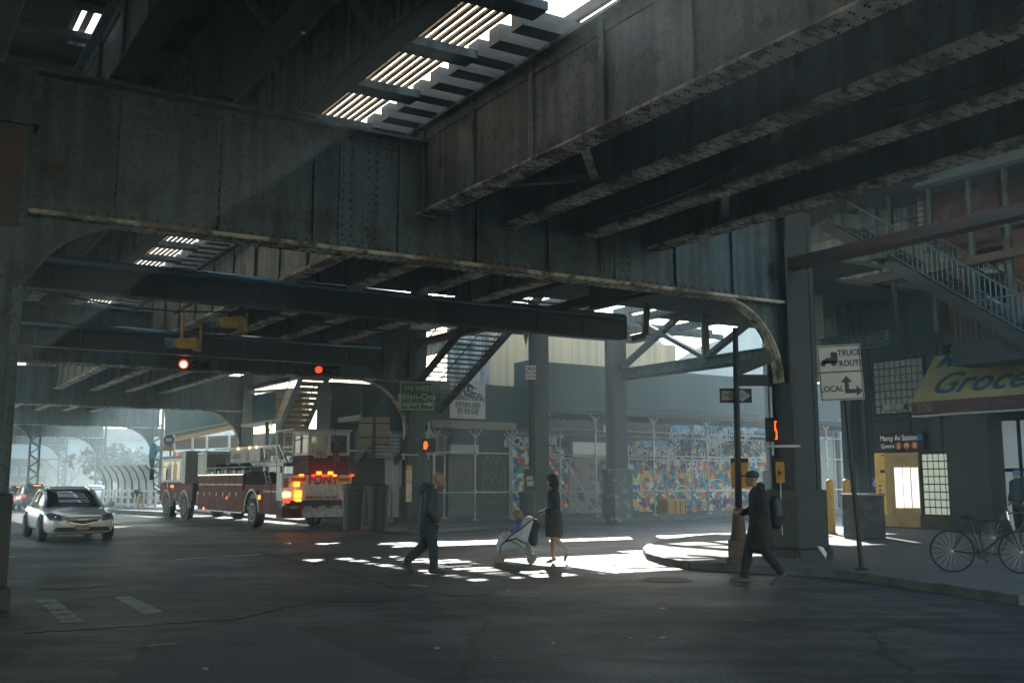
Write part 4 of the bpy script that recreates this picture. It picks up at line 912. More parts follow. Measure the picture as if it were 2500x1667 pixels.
# sprinkler pipe in front of the openings
e = empty('red_pipe', S(9.5, 14, 6.9), 0, 'long reddish pipe slanting under the platform openings', 'pipe')
q = MB(); a = WD(1010, 838, 33)-e.location; b = WD(1360, 770, 34)-e.location; c = WD(1620, 715, 28)-e.location; q.path([a, b, c], .09, 10); q.build('run', mat('dull red pipe', (.2,.09,.09), rough=.4), e, smooth=True)
q = MB(); g = lambda px, py: WD(px, py, 33)-e.location
q.path([g(1428,740), g(1428,812), g(1436,820), g(1530,805)], .05, 8); q.path([g(1448,700), g(1448,760)], .04, 8); q.path([g(1580,740), g(1575,818), g(1540,826)], .12, 8); q.build('drop', M['steeld'], e)
for px, py in ((1437,745),(1700,700),(1535,700)):
    q = MB(); q.tube(g(px,py), g(px,py-60), .015); q.build('hanger', M['black'], e)
e = empty('hanging_cloth', WD(1285, 850, 32.5), 0, 'torn grey cloth hanging from the red pipe', 'cloth')
q = MB(); g = lambda px, py, d=32.5: WD(px, py, d)-e.location
q.slab([g(1287,790), g(1294,792), g(1291,815,32.6), g(1284,845,32.45), g(1278,820,32.5), g(1283,805,32.6)], .02, (0,1,0)); q.build('sheet', mat('grey cloth', (.4,.42,.42), rough=.8), e)

# unseen wall added outside the frame to close off sky light on the left
q = MB(); q.slab([S(-13,-30,0), S(-13,2,0), S(-24,2,0), S(-24,-30,0)], 9, (0,0,1)); tag(q.build('sky_block_left', M['greyp']), kind='structure')
# ================================================================== VEHICLES
def paint(name, c, rough=.25, metal=.3):
    m = mat(name, c, tuple(x*.8 for x in c), 1.5, (.3,.8), rough, metal); m.node_tree.nodes["Principled BSDF"].inputs["Coat Weight"].default_value = .6; return m
def glow(name, c, s): return mat(name, tuple(min(1, x*.6) for x in c), rough=.3, emit=c, es=s)
GR = glow('red lamp', (1, .03, .012), 1.1); GO = glow('amber lamp', (1, .2, .02), 1.5); GW = glow('warm lamp', (1, .5, .13), 2.2); GRD = mat('unlit red lens', (.25,.02,.02), rough=.2)
def loft(stations, prof, close=True):
    """stations: (x, halfwidth, zbottom, ztop); prof: list of (wfrac, zfrac) going from bottom centre round to top centre"""
    q = MB(); vs = []; n = len(prof)*2-2
    for x, w_, zb, zt in stations:
        ring = [(x, w_*a, zb+(zt-zb)*b) for a, b in prof] + [(x, -w_*a, zb+(zt-zb)*b) for a, b in prof[-2:0:-1]]
        vs += ring
    k = len(stations); fs = [(j*n+i, (j+1)*n+i, (j+1)*n+(i+1)%n, j*n+(i+1)%n) for j in range(k-1) for i in range(n)]
    fs += [tuple(range(n)), tuple(range((k-1)*n, k*n))[::-1]]
    q.add(vs, fs); return q
BP = [(0,0),(.82,0),(.96,.1),(1,.35),(1,.62),(.97,.82),(.86,.96),(.5,1.0),(0,1.02)]
def wheel(parent, x, y, r=.33, w_=.21, truck=False):
    s = 1 if y > 0 else -1; e = MB(); Mx = Matrix.Translation((x, y, r)) @ Matrix.Rotation(-PI/2*s, 4, 'X')
    e.lathe([(r*.62,-w_/2),(r*.93,-w_/2),(r,-w_*.35),(r,w_*.35),(r*.93,w_/2),(r*.64,w_/2)], 28, M=Mx, cap=True); t = e.build('wheel', M['rubber'], parent, smooth=True)
    b = MB(); b.lathe([(r*.64,w_/2-.03),(r*.64,w_/2+.006),(r*.56,w_/2+.006),(r*.52,w_/2-.05)], 28, M=Mx, cap=False)
    for k in range(7):
        a = k*2*PI/7; b.beam(Mx @ Vector((0,0,w_/2-.01)), Mx @ Vector((r*.58*math.cos(a), r*.58*math.sin(a), w_/2-.01)), .05, .02)
    b.lathe([(r*.14,w_/2-.04),(r*.14,w_/2+.02)], 12, M=Mx); b.build('rim', M['chrome'] if not truck else mat('dull steel rim', (.25,.25,.26), rough=.4, metal=.7), t)
    return t
def car(name, loc, rz, label, group, body, st, gst, sc=1.0, rear_lit=False, front=True, wx=(1.42,-1.38), plate=(.75,.45,.1), suv=False):
    e = empty(name, loc, rz, label, 'car', group, sc)
    b = loft(st, BP).build('body', body, e, smooth=True, sub=2)
    GP = [(0,0),(.98,0),(1,.05),(.9,.55),(.80,.86),(.62,.98),(.3,1.0),(0,1.01)]
    g = loft(gst, GP).build('glasshouse', M['glassd'], e, smooth=True, sub=2)
    # roof shell + pillars
    rs = [s_ for s_ in gst if s_[3] > max(z[3] for z in gst)-.16]; q = MB(); pr = [(-.66,.995),(-.5,1.012),(0,1.02),(.5,1.012),(.66,.995)]; vs = []
    for x, w_, zb, zt in rs: vs += [(x, w_*a, zb+(zt-zb)*z+.012) for a, z in pr]
    q.add(vs, [(j*5+i, j*5+i+1, (j+1)*5+i+1, (j+1)*5+i) for j in range(len(rs)-1) for i in range(4)]); r_ = q.build('roof', body, e, smooth=True, sub=1)
    so_ = r_.modifiers.new('t', 'SOLIDIFY'); so_.thickness = .02
    for s in (-1, 1):
        q = MB()
        def gp(k, a, z): x, w_, zb, zt = gst[k]; return (x, s*w_*a, zb+(zt-zb)*z)
        P = [gp(0,.98,.02)] + [gp(k,.84,.84) for k in range(1, len(gst)-1)] + [gp(-1,.98,.02)]
        for i in range(len(P)-1): q.beam(P[i], P[i+1], .05, .05)
        for k in (len(gst)//2,): q.beam(gp(k,1.0,.03), gp(k,.86,.84), .07, .03, up=Vector((1,0,0)))
        q.build('pillar', body, e)
        q = MB(); xm = gst[0][0]-.12; q.ball((xm, s*(gst[0][1]+.2), gst[0][2]+.12), .11, 12, sc=(.55,1,.7)); q.beam((xm,s*gst[0][1],gst[0][2]+.06),(xm,s*(gst[0][1]+.15),gst[0][2]+.08),.05,.03); q.build('mirror', body, e, smooth=True)
        q = MB(); q.beam((gst[0][0]-.3, s*.925, .62), (gst[-1][0]+.2, s*.925, .66), .012, .01); q.box(-.1,.06,s*.93-.01,s*.93+.01,.76,.79); q.build('door_trim', M['chrome'], e)
    for x in wx:
        for s in (-1, 1):
            q = MB(); q.lathe([(.385,-.02),(.385,.012)], 24, M=Matrix.Translation((x, s*.915, .36)) @ Matrix.Rotation(PI/2, 4, 'X')); q.build('wheel_arch', M['black'], e); wheel(e, x, s*.85, .335)
    return e
SED = [(2.42,.5,.36,.60),(2.38,.68,.27,.66),(2.26,.82,.2,.72),(2.0,.885,.19,.78),(1.5,.905,.2,.86),(.9,.91,.2,.93),(0,.915,.2,.95),(-1.2,.91,.2,.98),(-1.8,.9,.22,1.01),(-2.2,.84,.26,1.0),(-2.38,.7,.36,.9)]
SEDG = [(1.08,.80,.86,.93),(.62,.80,.88,1.18),(.16,.79,.9,1.39),(-.3,.78,.9,1.46),(-.85,.78,.9,1.45),(-1.35,.77,.9,1.31),(-1.95,.72,.92,1.03)]
silver = paint('silver white car paint', (.8,.82,.85), .22, .08)
p = WZ(188, 1322); p.z = 0
hd = math.atan2(-.8387, .5446)
sed = car('sedan', p + Vector((-1.15, 1.9, 0)), hd, 'silver white sedan driving towards the camera under the railway', None, silver, SED, SEDG, 1.0)
q = MB(); q.slab([(2.40,-.44,.68),(2.40,.44,.68),(2.44,.34,.53),(2.455,.0,.47),(2.44,-.34,.53)], .03, (1,0,0)); gr = q.build('grille', M['black'], sed)
q = MB(); P = [(2.45,-.46,.70),(2.48,-.34,.53),(2.49,0,.46),(2.48,.34,.53),(2.45,.46,.70)]; [q.beam(P[i],P[i+1],.03,.03) for i in range(4)]; q.beam(P[0],P[4],.03,.025); [q.beam((2.455,-.38,.56+.035*k),(2.455,.38,.56+.035*k),.008,.008) for k in range(4)]
q.build('grille_trim', M['chrome'], gr)
q = MB(); q.path([(2.49,.09*math.cos(a),.6+.065*math.sin(a)) for a in [k*PI/8 for k in range(17)]], .012, 6); q.box(2.48,2.5,-.13,.13,.588,.612); q.build('emblem', M['chrome'], gr)
for s in (-1, 1):
    q = MB(); q.slab([(2.42,s*.5,.56),(2.3,s*.8,.6),(2.12,s*.885,.74),(2.25,s*.74,.77),(2.38,s*.54,.72)], .03, (1,s*.6,.2)); h = q.build('headlight', mat('headlight glass', (.12,.13,.14), rough=.06, spec=1), sed)
    q = MB(); q.ball((2.385,s*.64,.665),.05,10); q.build('reflector', M['chrome'], h)
    q = MB(); q.ball((2.40,s*.62,.36),.05,10); q.build('fog_lamp', M['chrome'], sed)
q = MB(); q.slab([(2.39,-.66,.40),(2.39,.66,.40),(2.38,.72,.29),(2.38,-.72,.29)], .05, (1,0,0)); q.build('lower_intake', M['black'], sed)
q = MB(); q.box(2.46,2.475,-.17,.17,.33,.49); pl = q.build('number_plate', mat('orange plate', (.6,.3,.05), (.4,.2,.04), 14, (.45,.55), .5), sed)
q = MB(); q.box(2.475,2.48,-.17,.17,.455,.49); q.build('plate_band', mat('dark blue band', (.02,.03,.15)), pl)
q = MB(); [q.beam((1.1,y0,.93),(.98,y0+.55,.96),.02,.015) for y0 in (-.6,-.0)]; q.build('wiper', M['black'], sed)
SUVS = [(2.3,.6,.38,.8),(2.2,.82,.28,.95),(1.6,.9,.25,1.02),(.8,.92,.25,1.08),(0,.92,.25,1.1),(-1.2,.92,.25,1.12),(-2.0,.91,.28,1.13),(-2.25,.86,.32,1.1),(-2.33,.74,.4,.95)]
SUVG = [(1.15,.82,1.0,1.08),(.7,.81,1.02,1.4),(.3,.8,1.04,1.64),(-.6,.8,1.05,1.7),(-1.4,.79,1.05,1.67),(-1.9,.77,1.05,1.5),(-2.25,.76,1.05,1.12)]
dgr = paint('grey brown car paint', (.16,.155,.15), .25, .4)
p = WZ(74, 1246); p.z = 0
hd2 = math.atan2(.8387, -.5446)
suv = car('estate_car', p, hd2, 'dark grey estate car seen from behind with its brake lamps lit', None, dgr, SUVS, SUVG, .88, wx=(1.4,-1.45))
for s in (-1, 1):
    q = MB(); q.box(-2.36,-2.25,s*.62,s*.88,.88,1.02) if s > 0 else q.box(-2.36,-2.25,-.88,-.62,.88,1.02); q.build('tail_lamp', GR, suv)
q = MB(); q.box(-2.2,-2.1,-.2,.2,1.58,1.62); q.build('brake_lamp', GO, suv)
q = MB(); q.box(-2.38,-2.34,-.22,.22,.7,.84); q.build('number_plate', M['white'], suv)
q = MB(); q.box(-2.4,-2.3,-.8,.8,.36,.55); q.build('bumper', M['black'], suv)
p = WZ(22, 1246); p.z = 0
v2 = car('hatchback', p+Vector((-1.2,3,0)), hd2, 'pale hatchback half hidden by the teal column at the left edge', None, paint('pale beige paint', (.5,.48,.44)), SUVS, SUVG, .82, wx=(1.4,-1.45))
for s in (-1, 1):
    q = MB(); q.box(-2.37,-2.25,min(s*.62,s*.88),max(s*.62,s*.88),.7,.86); q.build('tail_lamp', GR, v2)
q = MB(); q.box(-2.2,-2.1,-.2,.2,1.58,1.62); q.build('brake_lamp', GO, v2)
p = WZ(160, 1232); p.z = 0
v3 = car('sedan', p+Vector((0,4,0)), hd2+.15, 'white car far behind the silver sedan with only its roof showing', None, paint('white car paint', (.75,.75,.74)), SED, SEDG, .95)
p = WZ(327, 1221)
v4 = car('sedan', Vector((-23.5, 66, 0)), .3, 'small white car parked behind the curved mesh fence', None, paint('white paint', (.7,.7,.7)), SED, SEDG, .9)

# ---- fire truck (x forward along the street, y to its left, origin at the rear centre on the ground)
ft_ = empty('fire_truck', Vector((-6.62, 34.25, 0)), math.atan2(.8387, -.5446), 'long red tiller ladder fire truck with lit rear lamps parked along the kerb', 'fire truck')
def F(q, name, m, par=None, **k): return q.build(name, m, par or ft_, **k)
red = mat('fire engine red', (.13,.015,.017), (.09,.013,.014), 1.2, (.35,.7), .6, spec=.18); M['diam'] = mat('diamond plate', (.5,.5,.48), (.36,.36,.35), 9, (.45,.55), .35, metal=.6, bump=.4, bscale=60)
wht = mat('truck white', (.42,.44,.46), rough=.35); greyt = mat('grey cabinet', (.28,.3,.3), (.22,.24,.24), 3, (.4,.6), .4); ylw = mat('yellow reflective', (.75,.5,.05), rough=.4); rlet = mat('red lettering', (.3,.02,.02), rough=.5)
q = MB(); q.box(.05,10.3,-1.2,1.2,.7,1.2); q.box(.3,16,-.4,.4,.55,.9); F(q, 'chassis', M['black'])
# side lockers as roll doors
def lockers(x0, x1, z0, z1, n, name='locker'):
    w_ = (x1-x0)/n
    for i in range(n):
        for s in (-1, 1):
            q = MB(); q.box(x0+i*w_+.015, x0+(i+1)*w_-.015, min(s*.75,s*1.25), max(s*.75,s*1.25), z0, z1)
            lk = F(q, name, red, bevel=.01)
            q = MB(); q.box(x0+i*w_+.05, x0+(i+1)*w_-.05, s*1.252-.004, s*1.252+.004, z0+.75*(z1-z0)-.04, z0+.75*(z1-z0)+.02); q.build('stripe', M['tan'], lk)
lockers(4.1, 9.9, .5, 1.85, 7); lockers(.15, 1.9, .5, 1.55, 2)
q = MB(); q.box(4.05,9.95,-1.27,1.27,1.85,1.9); q.box(4.05,9.95,-1.27,1.27,.46,.5); F(q, 'body_trim', M['chrome'])
for s in (-1, 1):
    q = MB(); a = s*1.26; Mx = Matrix.Translation((3.0, a, .55)); pts = [(.78*math.cos(t), .78*math.sin(t)) for t in [k*PI/12 for k in range(13)]]
    for i in range(12): q.beam((3+pts[i][0], a-s*.12, .55+pts[i][1]), (3+pts[i+1][0], a-s*.12, .55+pts[i+1][1]), .3, .05)
    F(q, 'fender', M['diam'])
    q = MB(); q.box(3.75,4.08,min(s*.8,s*1.25),max(s*.8,s*1.25),.5,1.3); q.box(1.95,2.25,min(s*.8,s*1.25),max(s*.8,s*1.25),.5,1.3); q.box(2.0,4.0,min(s*.8,s*1.22),max(s*.8,s*1.22),1.3,1.5); F(q, 'side_panel', red)
    q = MB()
    for k in range(9): q.tube((2.15+k*.22, s*1.1, 1.5), (2.15+k*.22, s*1.1, 1.98-.02*(k%3)), .08, n=8)
    q.box(2.05,4.05,min(s*.7,s*1.0),max(s*.7,s*1.0),1.5,1.95); F(q, 'hose_bed', M['rubber'])
    q = MB()
    for yy in (1.05, 1.2): q.tube((.95, s*yy, .55), (1.95, s*yy, 1.95), .022, n=6); 
    for k in range(7): z = .7+.18*k; q.tube((.95+(z-.55)*.714, s*1.05, z), (.95+(z-.55)*.714, s*1.2, z), .015, n=6)
    F(q, 'step_ladder', M['galv'])
    for x in (3.0, 12.0, 15.0): wheel(ft_, x, s*1.08, .52, .32, True)
    q = MB(); q.box(5.9,6.0,s*1.24,s*1.27,.95,1.05) if s>0 else q.box(5.9,6.0,-1.27,-1.24,.95,1.05); F(q, 'side_lamp', GR)
    q = MB(); q.box(8.9,9.0,min(s*1.24,s*1.28),max(s*1.24,s*1.28),.5,.58); F(q, 'side_lamp', GO)
    q = MB(); q.box(2.1,2.25,min(s*1.26,s*1.3),max(s*1.26,s*1.3),1.0,1.14); F(q, 'side_lamp', GO)
# silver cabinet at the front of the trailer, turntable
q = MB(); q.box(9.0,10.3,-1.2,1.2,1.9,2.75); F(q, 'cabinet', greyt, bevel=.03)
q = MB(); q.box(9.0,10.35,-1.22,1.22,2.75,2.8); q.box(8.2,9,-1.15,1.15,1.9,2.0); F(q, 'cabinet_trim', M['galv'])
q = MB(); q.lathe([(.9,1.9),(.9,2.0),(.6,2.02),(.55,2.3)], 20, M=Matrix.Translation((9.2,0,.0))); F(q, 'turntable', M['steeld'])
# aerial ladder
q = MB()
for y in (-.5, .5):
    q.beam((1.9,y,2.22),(12.3,y,2.3),.07,.12); q.beam((2.3,y,2.9),(10.2,y,2.95),.06,.07); q.beam((1.6,y,2.25),(2.4,y,2.9),.07,.08)
    for k in range(14): x = 2.3+k*.57; q.beam((x,y,2.26),(x+.28,y,2.9),.025,.025); q.beam((x+.57,y,2.26),(x+.28,y,2.9),.025,.025)
for k in range(30): x = 2.0+k*.34; q.tube((x,-.5,2.25),(x,.5,2.25),.022,n=6)
for y in (-.36,.36): q.beam((1.4,y,2.34),(10.5,y,2.4),.05,.1)
F(q, 'aerial_ladder', wht)
q = MB(); q.box(4.2,7.8,.56,.6,2.36,2.84); sp_ = F(q, 'ladder_sign', mat('pale ladder panel', (.42,.42,.43), (.3,.27,.26), 2.5, (.5,.65), .5))
q = MB(); q.lathe([(.2,0),(.2,.01)], 16, M=Matrix.Translation((5.7,.61,2.6)) @ Matrix.Rotation(PI/2,4,'X')); q.build('emblem', mat('brown crest', (.3,.18,.08), (.3,.05,.04), 8, (.4,.6), .5), sp_)
text('LADDER', .3, rlet, ft_, (7.0,.62,2.6), (PI/2,0,PI), sx=.8)
q = MB(); [q.ball((x,.62,2.9),.05,8) for x in (4.6,5.4,6.8)]; F(q, 'work_lamp', GW)
# clutter on the deck: hose reels, tool boxes, rolled tarps, rails
rr_ = random.Random(8)
for k in range(9):
    x = 4.3+k*.52; q = MB(); h_ = rr_.uniform(.1,.28); q.box(x, x+rr_.uniform(.25,.45), .55, 1.15, 1.9, 1.9+h_); F(q, 'tool_box', rr_.choice([M['steeld'], greyt, M['diam'], M['black']]), bevel=.02)
for x in (5.1, 6.6, 8.1):
    q = MB(); q.lathe([(.06,-.25),(.2,-.25),(.2,-.2),(.13,-.18),(.13,.18),(.2,.2),(.2,.25),(.06,.25)], 16, M=Matrix.Translation((x,.85,2.12)) @ Matrix.Rotation(PI/2,4,'Y')); F(q, 'hose_reel', M['rubber'])
for y in (.95, 1.2):
    q = MB(); q.tube((4.1,y,2.15),(9.0,y,2.15),.02,n=6); [q.tube((x,y,1.9),(x,y,2.15),.015,n=5) for x in (4.2,5.4,6.6,7.8,8.9)]; F(q, 'deck_rail', M['galv'])
for i in range(7):
    q = MB(); x = 4.1+(i+.82)*5.8/7; q.box(x-.02,x+.02,1.25,1.275,1.05,1.2); F(q, 'locker_handle', M['chrome'])
# rear face
q = MB(); q.box(-.02,.5,-1.25,1.25,.98,1.85); rp = F(q, 'rear_panel', M['diam'], bevel=.02)
text('FDNY', .42, rlet, ft_, (-.035,-.2,1.66), (PI/2,0,-PI/2), bold=.02)
text('KEEP BACK 200 FEET', .13, rlet, ft_, (-.035,-.15,1.08), (PI/2,0,-PI/2), bold=.004)
for y0, y1 in ((.38,.98),(-1.2,-.68)):
    q = MB(); q.box(-.03,-.018,y0,y1,1.55,1.8); yp = F(q, 'reflective_panel', ylw); q = MB(); q.box(-.037,-.031,y0+.04,y1-.04,1.62,1.74); q.build('red_bar', rlet, yp)
q = MB(); q.path([(-.04,-.15+.07*math.cos(a),.93+.07*math.sin(a)) for a in [k*PI/6 for k in range(13)]], .012, 6); F(q, 'tow_ring', M['chrome'])
q = MB(); q.box(-.12,.45,-1.25,1.25,.74,.97); F(q, 'rear_step', M['black'])
for i in range(10):
    q = MB(); q.box(-.14,-.12,-1.25+i*.25,-1.0+i*.25,.72,.8); F(q, 'chevron_strip', rlet if i % 2 else wht)
q = MB(); q.box(-.05,.5,-1.25,1.25,.4,.73); F(q, 'lower_panel', red); q = MB(); q.box(-.06,-.05,-.95,.55,.42,.72); F(q, 'lower_plate', M['diam'])
q = MB(); q.box(-.09,-.05,.55,.62,.4,.73); q.box(-.09,-.05,-1.02,-.95,.4,.73); F(q, 'plate_edge', rlet)
q = MB(); q.box(-.02,.5,1.25,1.27,.98,1.9); F(q, 'corner_panel', wht)
for (y, z, w_, h_, m) in ((1.12,1.18,.11,.08,GW),(1.12,.98,.1,.07,GR),(.72,1.2,.11,.12,GO),(.72,1.0,.1,.05,GO),(.78,1.52,.08,.08,GO),(.0,1.9,.07,.05,GO),(-.42,1.9,.07,.05,GO),(.18,1.82,.05,.03,GR),(-.2,1.82,.05,.03,GR),(-.58,1.82,.05,.03,GO),(.62,1.83,.06,.03,GO),
                         (-1.2,1.2,.07,.1,GO),(-1.18,1.02,.1,.04,GO),(-1.22,1.83,.05,.03,GR),(1.2,.88,.05,.08,M['chrome'])):
    q = MB(); q.box(-.16,-.02,y-w_,y+w_,z-h_,z+h_); F(q, 'rear_lamp', m, bevel=.01)
q = MB(); q.box(-.05,.0,1.06,1.2,1.42,1.72); F(q, 'red_reflector', GRD)
q = MB(); q.beam((.1,-1.25,1.4),(.0,-1.62,1.42),.03,.03); q.ball((0,-1.65,1.42),.05,8); F(q, 'marker_arm', GR)
q = MB(); q.box(.15,.27,-1.28,-1.2,1.95,2.15); F(q, 'beacon', GRD)
# tiller cab
q = MB(); q.box(.1,1.6,-1.15,.3,1.86,2.35); q.box(.15,1.6,-1.15,.3,2.35,2.5); F(q, 'tiller_cab_base', red, bevel=.03)
q = MB()
for (x, y) in ((.12,.28),(.12,-1.13),(1.55,.28),(1.55,-1.13),(.85,.28),(.12,-.42)): q.box(x-.05,x+.05,y-.06,y+.06,2.5,3.3)
q.box(.06,1.6,-1.18,.32,2.5,2.6); q.box(.06,1.6,-1.18,.32,3.2,3.34); q.box(.0,1.7,-1.24,.9,3.34,3.4)
tc_ = F(q, 'tiller_cab', wht, bevel=.02)
q = MB(); q.box(.1,.12,-.36,.22,2.6,3.2); q.box(.1,.12,-1.07,-.48,2.6,3.2); q.box(.2,.8,.28,.3,2.6,3.2); q.box(.9,1.5,.28,.3,2.6,3.2); q.build('window', mat('cab glass', (.05,.07,.08), rough=.08, trans=.85, spec=.8), tc_)
q = MB(); q.box(.02,.06,-.34,.14,2.42,2.66); np = F(q, 'number_panel', wht); text('101', .26, rlet, ft_, (.012,-.1,2.54), (PI/2,0,-PI/2), bold=.012)
q = MB(); q.beam((.3,.35,3.3),(1.6,.95,3.36),.04,.05); q.tube((1.6,.9,1.9),(1.6,.9,3.35),.03); q.tube((.9,.9,1.9),(.9,.9,3.35),.02); q.path([(.5,.32,3.1),(.4,.7,3.0),(.4,.75,2.6)],.02,6); F(q, 'cab_handrail', M['galv'])
q = MB(); q.box(.3,1.5,-1.0,.2,1.9,2.5); q.box(.9,1.4,-.8,-.1,2.5,2.95); F(q, 'seat', M['black'])
q = MB(); q.tube((-.02,-.55,1.9),(-.1,-.55,3.6),.012,n=6); fl_ = F(q, 'antenna', M['black'])
q = MB(); q.slab([(-.04,-.55,3.0),(-.06,-.7,2.9),(-.05,-.78,2.3),(-.04,-.6,2.0),(-.03,-.52,2.4)], .01, (1,0,0)); q.build('flag', mat('furled flag', (.03,.03,.12), (.4,.08,.08), 5, (.48,.52), .8, st=(1,1,3)), fl_)
# tractor cab
q = MB(); q.box(10.9,16.4,-1.22,1.22,.75,1.55); tb = F(q, 'tractor_body', red, bevel=.04)
q = MB(); q.box(12.7,16.35,-1.2,1.2,1.55,2.7); F(q, 'tractor_cab', wht, bevel=.06)
q = MB(); q.box(12.6,16.4,-1.15,1.15,2.7,2.78); q.box(12.2,12.7,-1.2,1.2,1.2,2.95); F(q, 'cab_rear_wall', greyt, bevel=.02)
for (x0, x1) in ((12.95,13.75),(13.95,14.6),(14.85,15.9)):
    for s in (-1, 1): q = MB(); q.box(x0,x1,s*1.2-.012,s*1.2+.012,1.7,2.5); F(q, 'cab_window', M['glassd'])
for s in (-1, 1):
    for x in (12.0, 15.0):
        q = MB(); pts = [(.72*math.cos(t), .72*math.sin(t)) for t in [k*PI/12 for k in range(13)]]
        for i in range(12): q.beam((x+pts[i][0], s*1.2, .5+pts[i][1]), (x+pts[i+1][0], s*1.2, .5+pts[i+1][1]), .14, .04)
        F(q, 'fender', M['galv'])
        q = MB(); q.lathe([(.68,0),(.68,.02)], 24, M=Matrix.Translation((x,s*1.222,.55)) @ Matrix.Rotation(PI/2,4,'X')); F(q, 'wheel_arch', M['black'])
    for x in (13.85, 14.75):
        q = MB(); q.tube((x,s*1.27,1.3),(x,s*1.27,2.4),.02); F(q, 'grab_rail', M['chrome'])
    q = MB(); q.box(14.2,14.4,min(s*1.2,s*1.25),max(s*1.2,s*1.25),1.35,1.45); F(q, 'side_lamp', GR)
    q = MB(); q.box(13.9,14.1,min(s*1.2,s*1.25),max(s*1.2,s*1.25),1.35,1.45); F(q, 'side_lamp', GO)
    q = MB(); q.path([(16.2,s*1.2,2.3),(16.5,s*1.55,2.3),(16.5,s*1.55,1.7)],.02,6); q.box(16.4,16.55,min(s*1.5,s*1.7),max(s*1.5,s*1.7),1.7,2.2); F(q, 'mirror', M['black'])
q = MB(); q.lathe([(.12,2.78),(.12,2.9),(.05,2.98)], 12, M=Matrix.Translation((14.8,.8,0))); F(q, 'beacon', GR)
q = MB(); q.box(13,15.6,-.9,.9,2.78,2.95); F(q, 'roof_pod', greyt, bevel=.03)
q = MB(); q.tube((10.7,.9,.9),(10.7,.9,2.9),.07); q.path([(10.6,.5,1.4),(11.2,.5,1.2),(11.6,.4,1.5)],.05,8); F(q, 'exhaust', M['galv'])
text('101', .28, wht, ft_, (13.55,1.235,1.0), (PI/2,0,PI))
# ================================================================== PEOPLE (fused by remesh into one continuous skin each)
skin = mat('skin', (.42,.24,.17), (.36,.2,.14), 9, (.4,.6), .5); skin2 = mat('fair skin', (.6,.38,.28), (.54,.33,.25), 9, (.4,.6), .5)
def limb(q, pts, n=12):
    for i in range(len(pts)):
        p, r = Vector(pts[i][:3]), pts[i][3]; q.ball(p, r, n)
        if i: a = Vector(pts[i-1][:3]); q.tube(a, p, pts[i-1][3], r, n)
    return q
def fuse(q, name, m, parent, vox=.014, sm=3):
    o = q.build(name, m, parent, smooth=True); r = o.modifiers.new('r', 'REMESH'); r.mode = 'VOXEL'; r.voxel_size = vox; r.use_smooth_shade = True
    s = o.modifiers.new('s', 'SMOOTH'); s.factor = .5; s.iterations = sm; return o
def head(q, c, yaw, pitch=0.0, k=1.0):
    """c centre of the skull, face towards +x turned by yaw"""
    R = Matrix.Rotation(yaw, 3, 'Z') @ Matrix.Rotation(pitch, 3, 'Y'); c = Vector(c)
    def b(x, y, z, r, sc=(1,1,1)): q.ball(c + R @ Vector((x*k,y*k,z*k)), r*k, 14, sc=sc, M=R.to_4x4())
    b(-.01,0,.03,.092,(1.05,.85,1)); b(.02,0,-.02,.08,(1,.86,1.1)); b(.045,0,-.085,.045,(1,.9,.8)); b(.05,0,.045,.05,(.8,1.1,.6))
    b(.098,0,-.02,.016,(1.1,.8,1.5)); b(.09,0,.0,.013,(1,.8,1.6)); b(.084,0,-.065,.02,(.8,1.2,.45)); b(.0,.083,-.01,.026,(.6,.35,1)); b(.0,-.083,-.01,.026,(.6,.35,1))
def eyes(parent, c, yaw, pitch=0.0, k=1.0):
    R = Matrix.Rotation(yaw, 3, 'Z') @ Matrix.Rotation(pitch, 3, 'Y'); c = Vector(c); q = MB()
    for s in (-1, 1): q.ball(c + R @ Vector((.082*k, s*.03*k, .008*k)), .011*k, 8)
    q.build('eyes', M['black'], parent)
def hand(q, w, d, up, s=1, curl=.5):
    """w wrist, d direction of the palm, up = back of the hand"""
    w = Vector(w); d = Vector(d).normalized(); up = Vector(up); up = (up-d*up.dot(d)).normalized(); r = d.cross(up)*s
    for t in (-.03, -.01, .01, .03): limb(q, [(*(w+r*t*.6), .018), (*(w+d*.09+r*t), .014)], 8)
    for i, (t, L) in enumerate(((-.032,.072),(-.011,.082),(.011,.078),(.032,.06))):
        a = w+d*.09+r*t; b = a+(d*math.cos(curl)-up*math.sin(curl))*L*.55; c = b+(d*math.cos(curl*2.4)-up*math.sin(curl*2.4))*L*.5
        limb(q, [(*a,.0095),(*b,.0088),(*c,.0075)], 8)
    a = w+d*.03-r*.03; limb(q, [(*a,.014),(*(a-r*.03+d*.03-up*.01),.011),(*(a-r*.035+d*.06-up*.025),.009)], 8)
def person(loc, rz, label, k=1.0, group=None): return empty('person', loc, rz, label, 'person', group, k)
def shoe(q, ankle, toe_dir, flat=0.0, L=.235, g=-.012):
    a = Vector(ankle); d = Vector(toe_dir).normalized(); limb(q, [(*(a-d*.05+Vector((0,0,-.035))),.042+g),(*(a+d*.06+Vector((0,0,-.04))),.042+g),(*(a+d*(L-.09)+Vector((0,0,-.052))),.034+g)], 10)

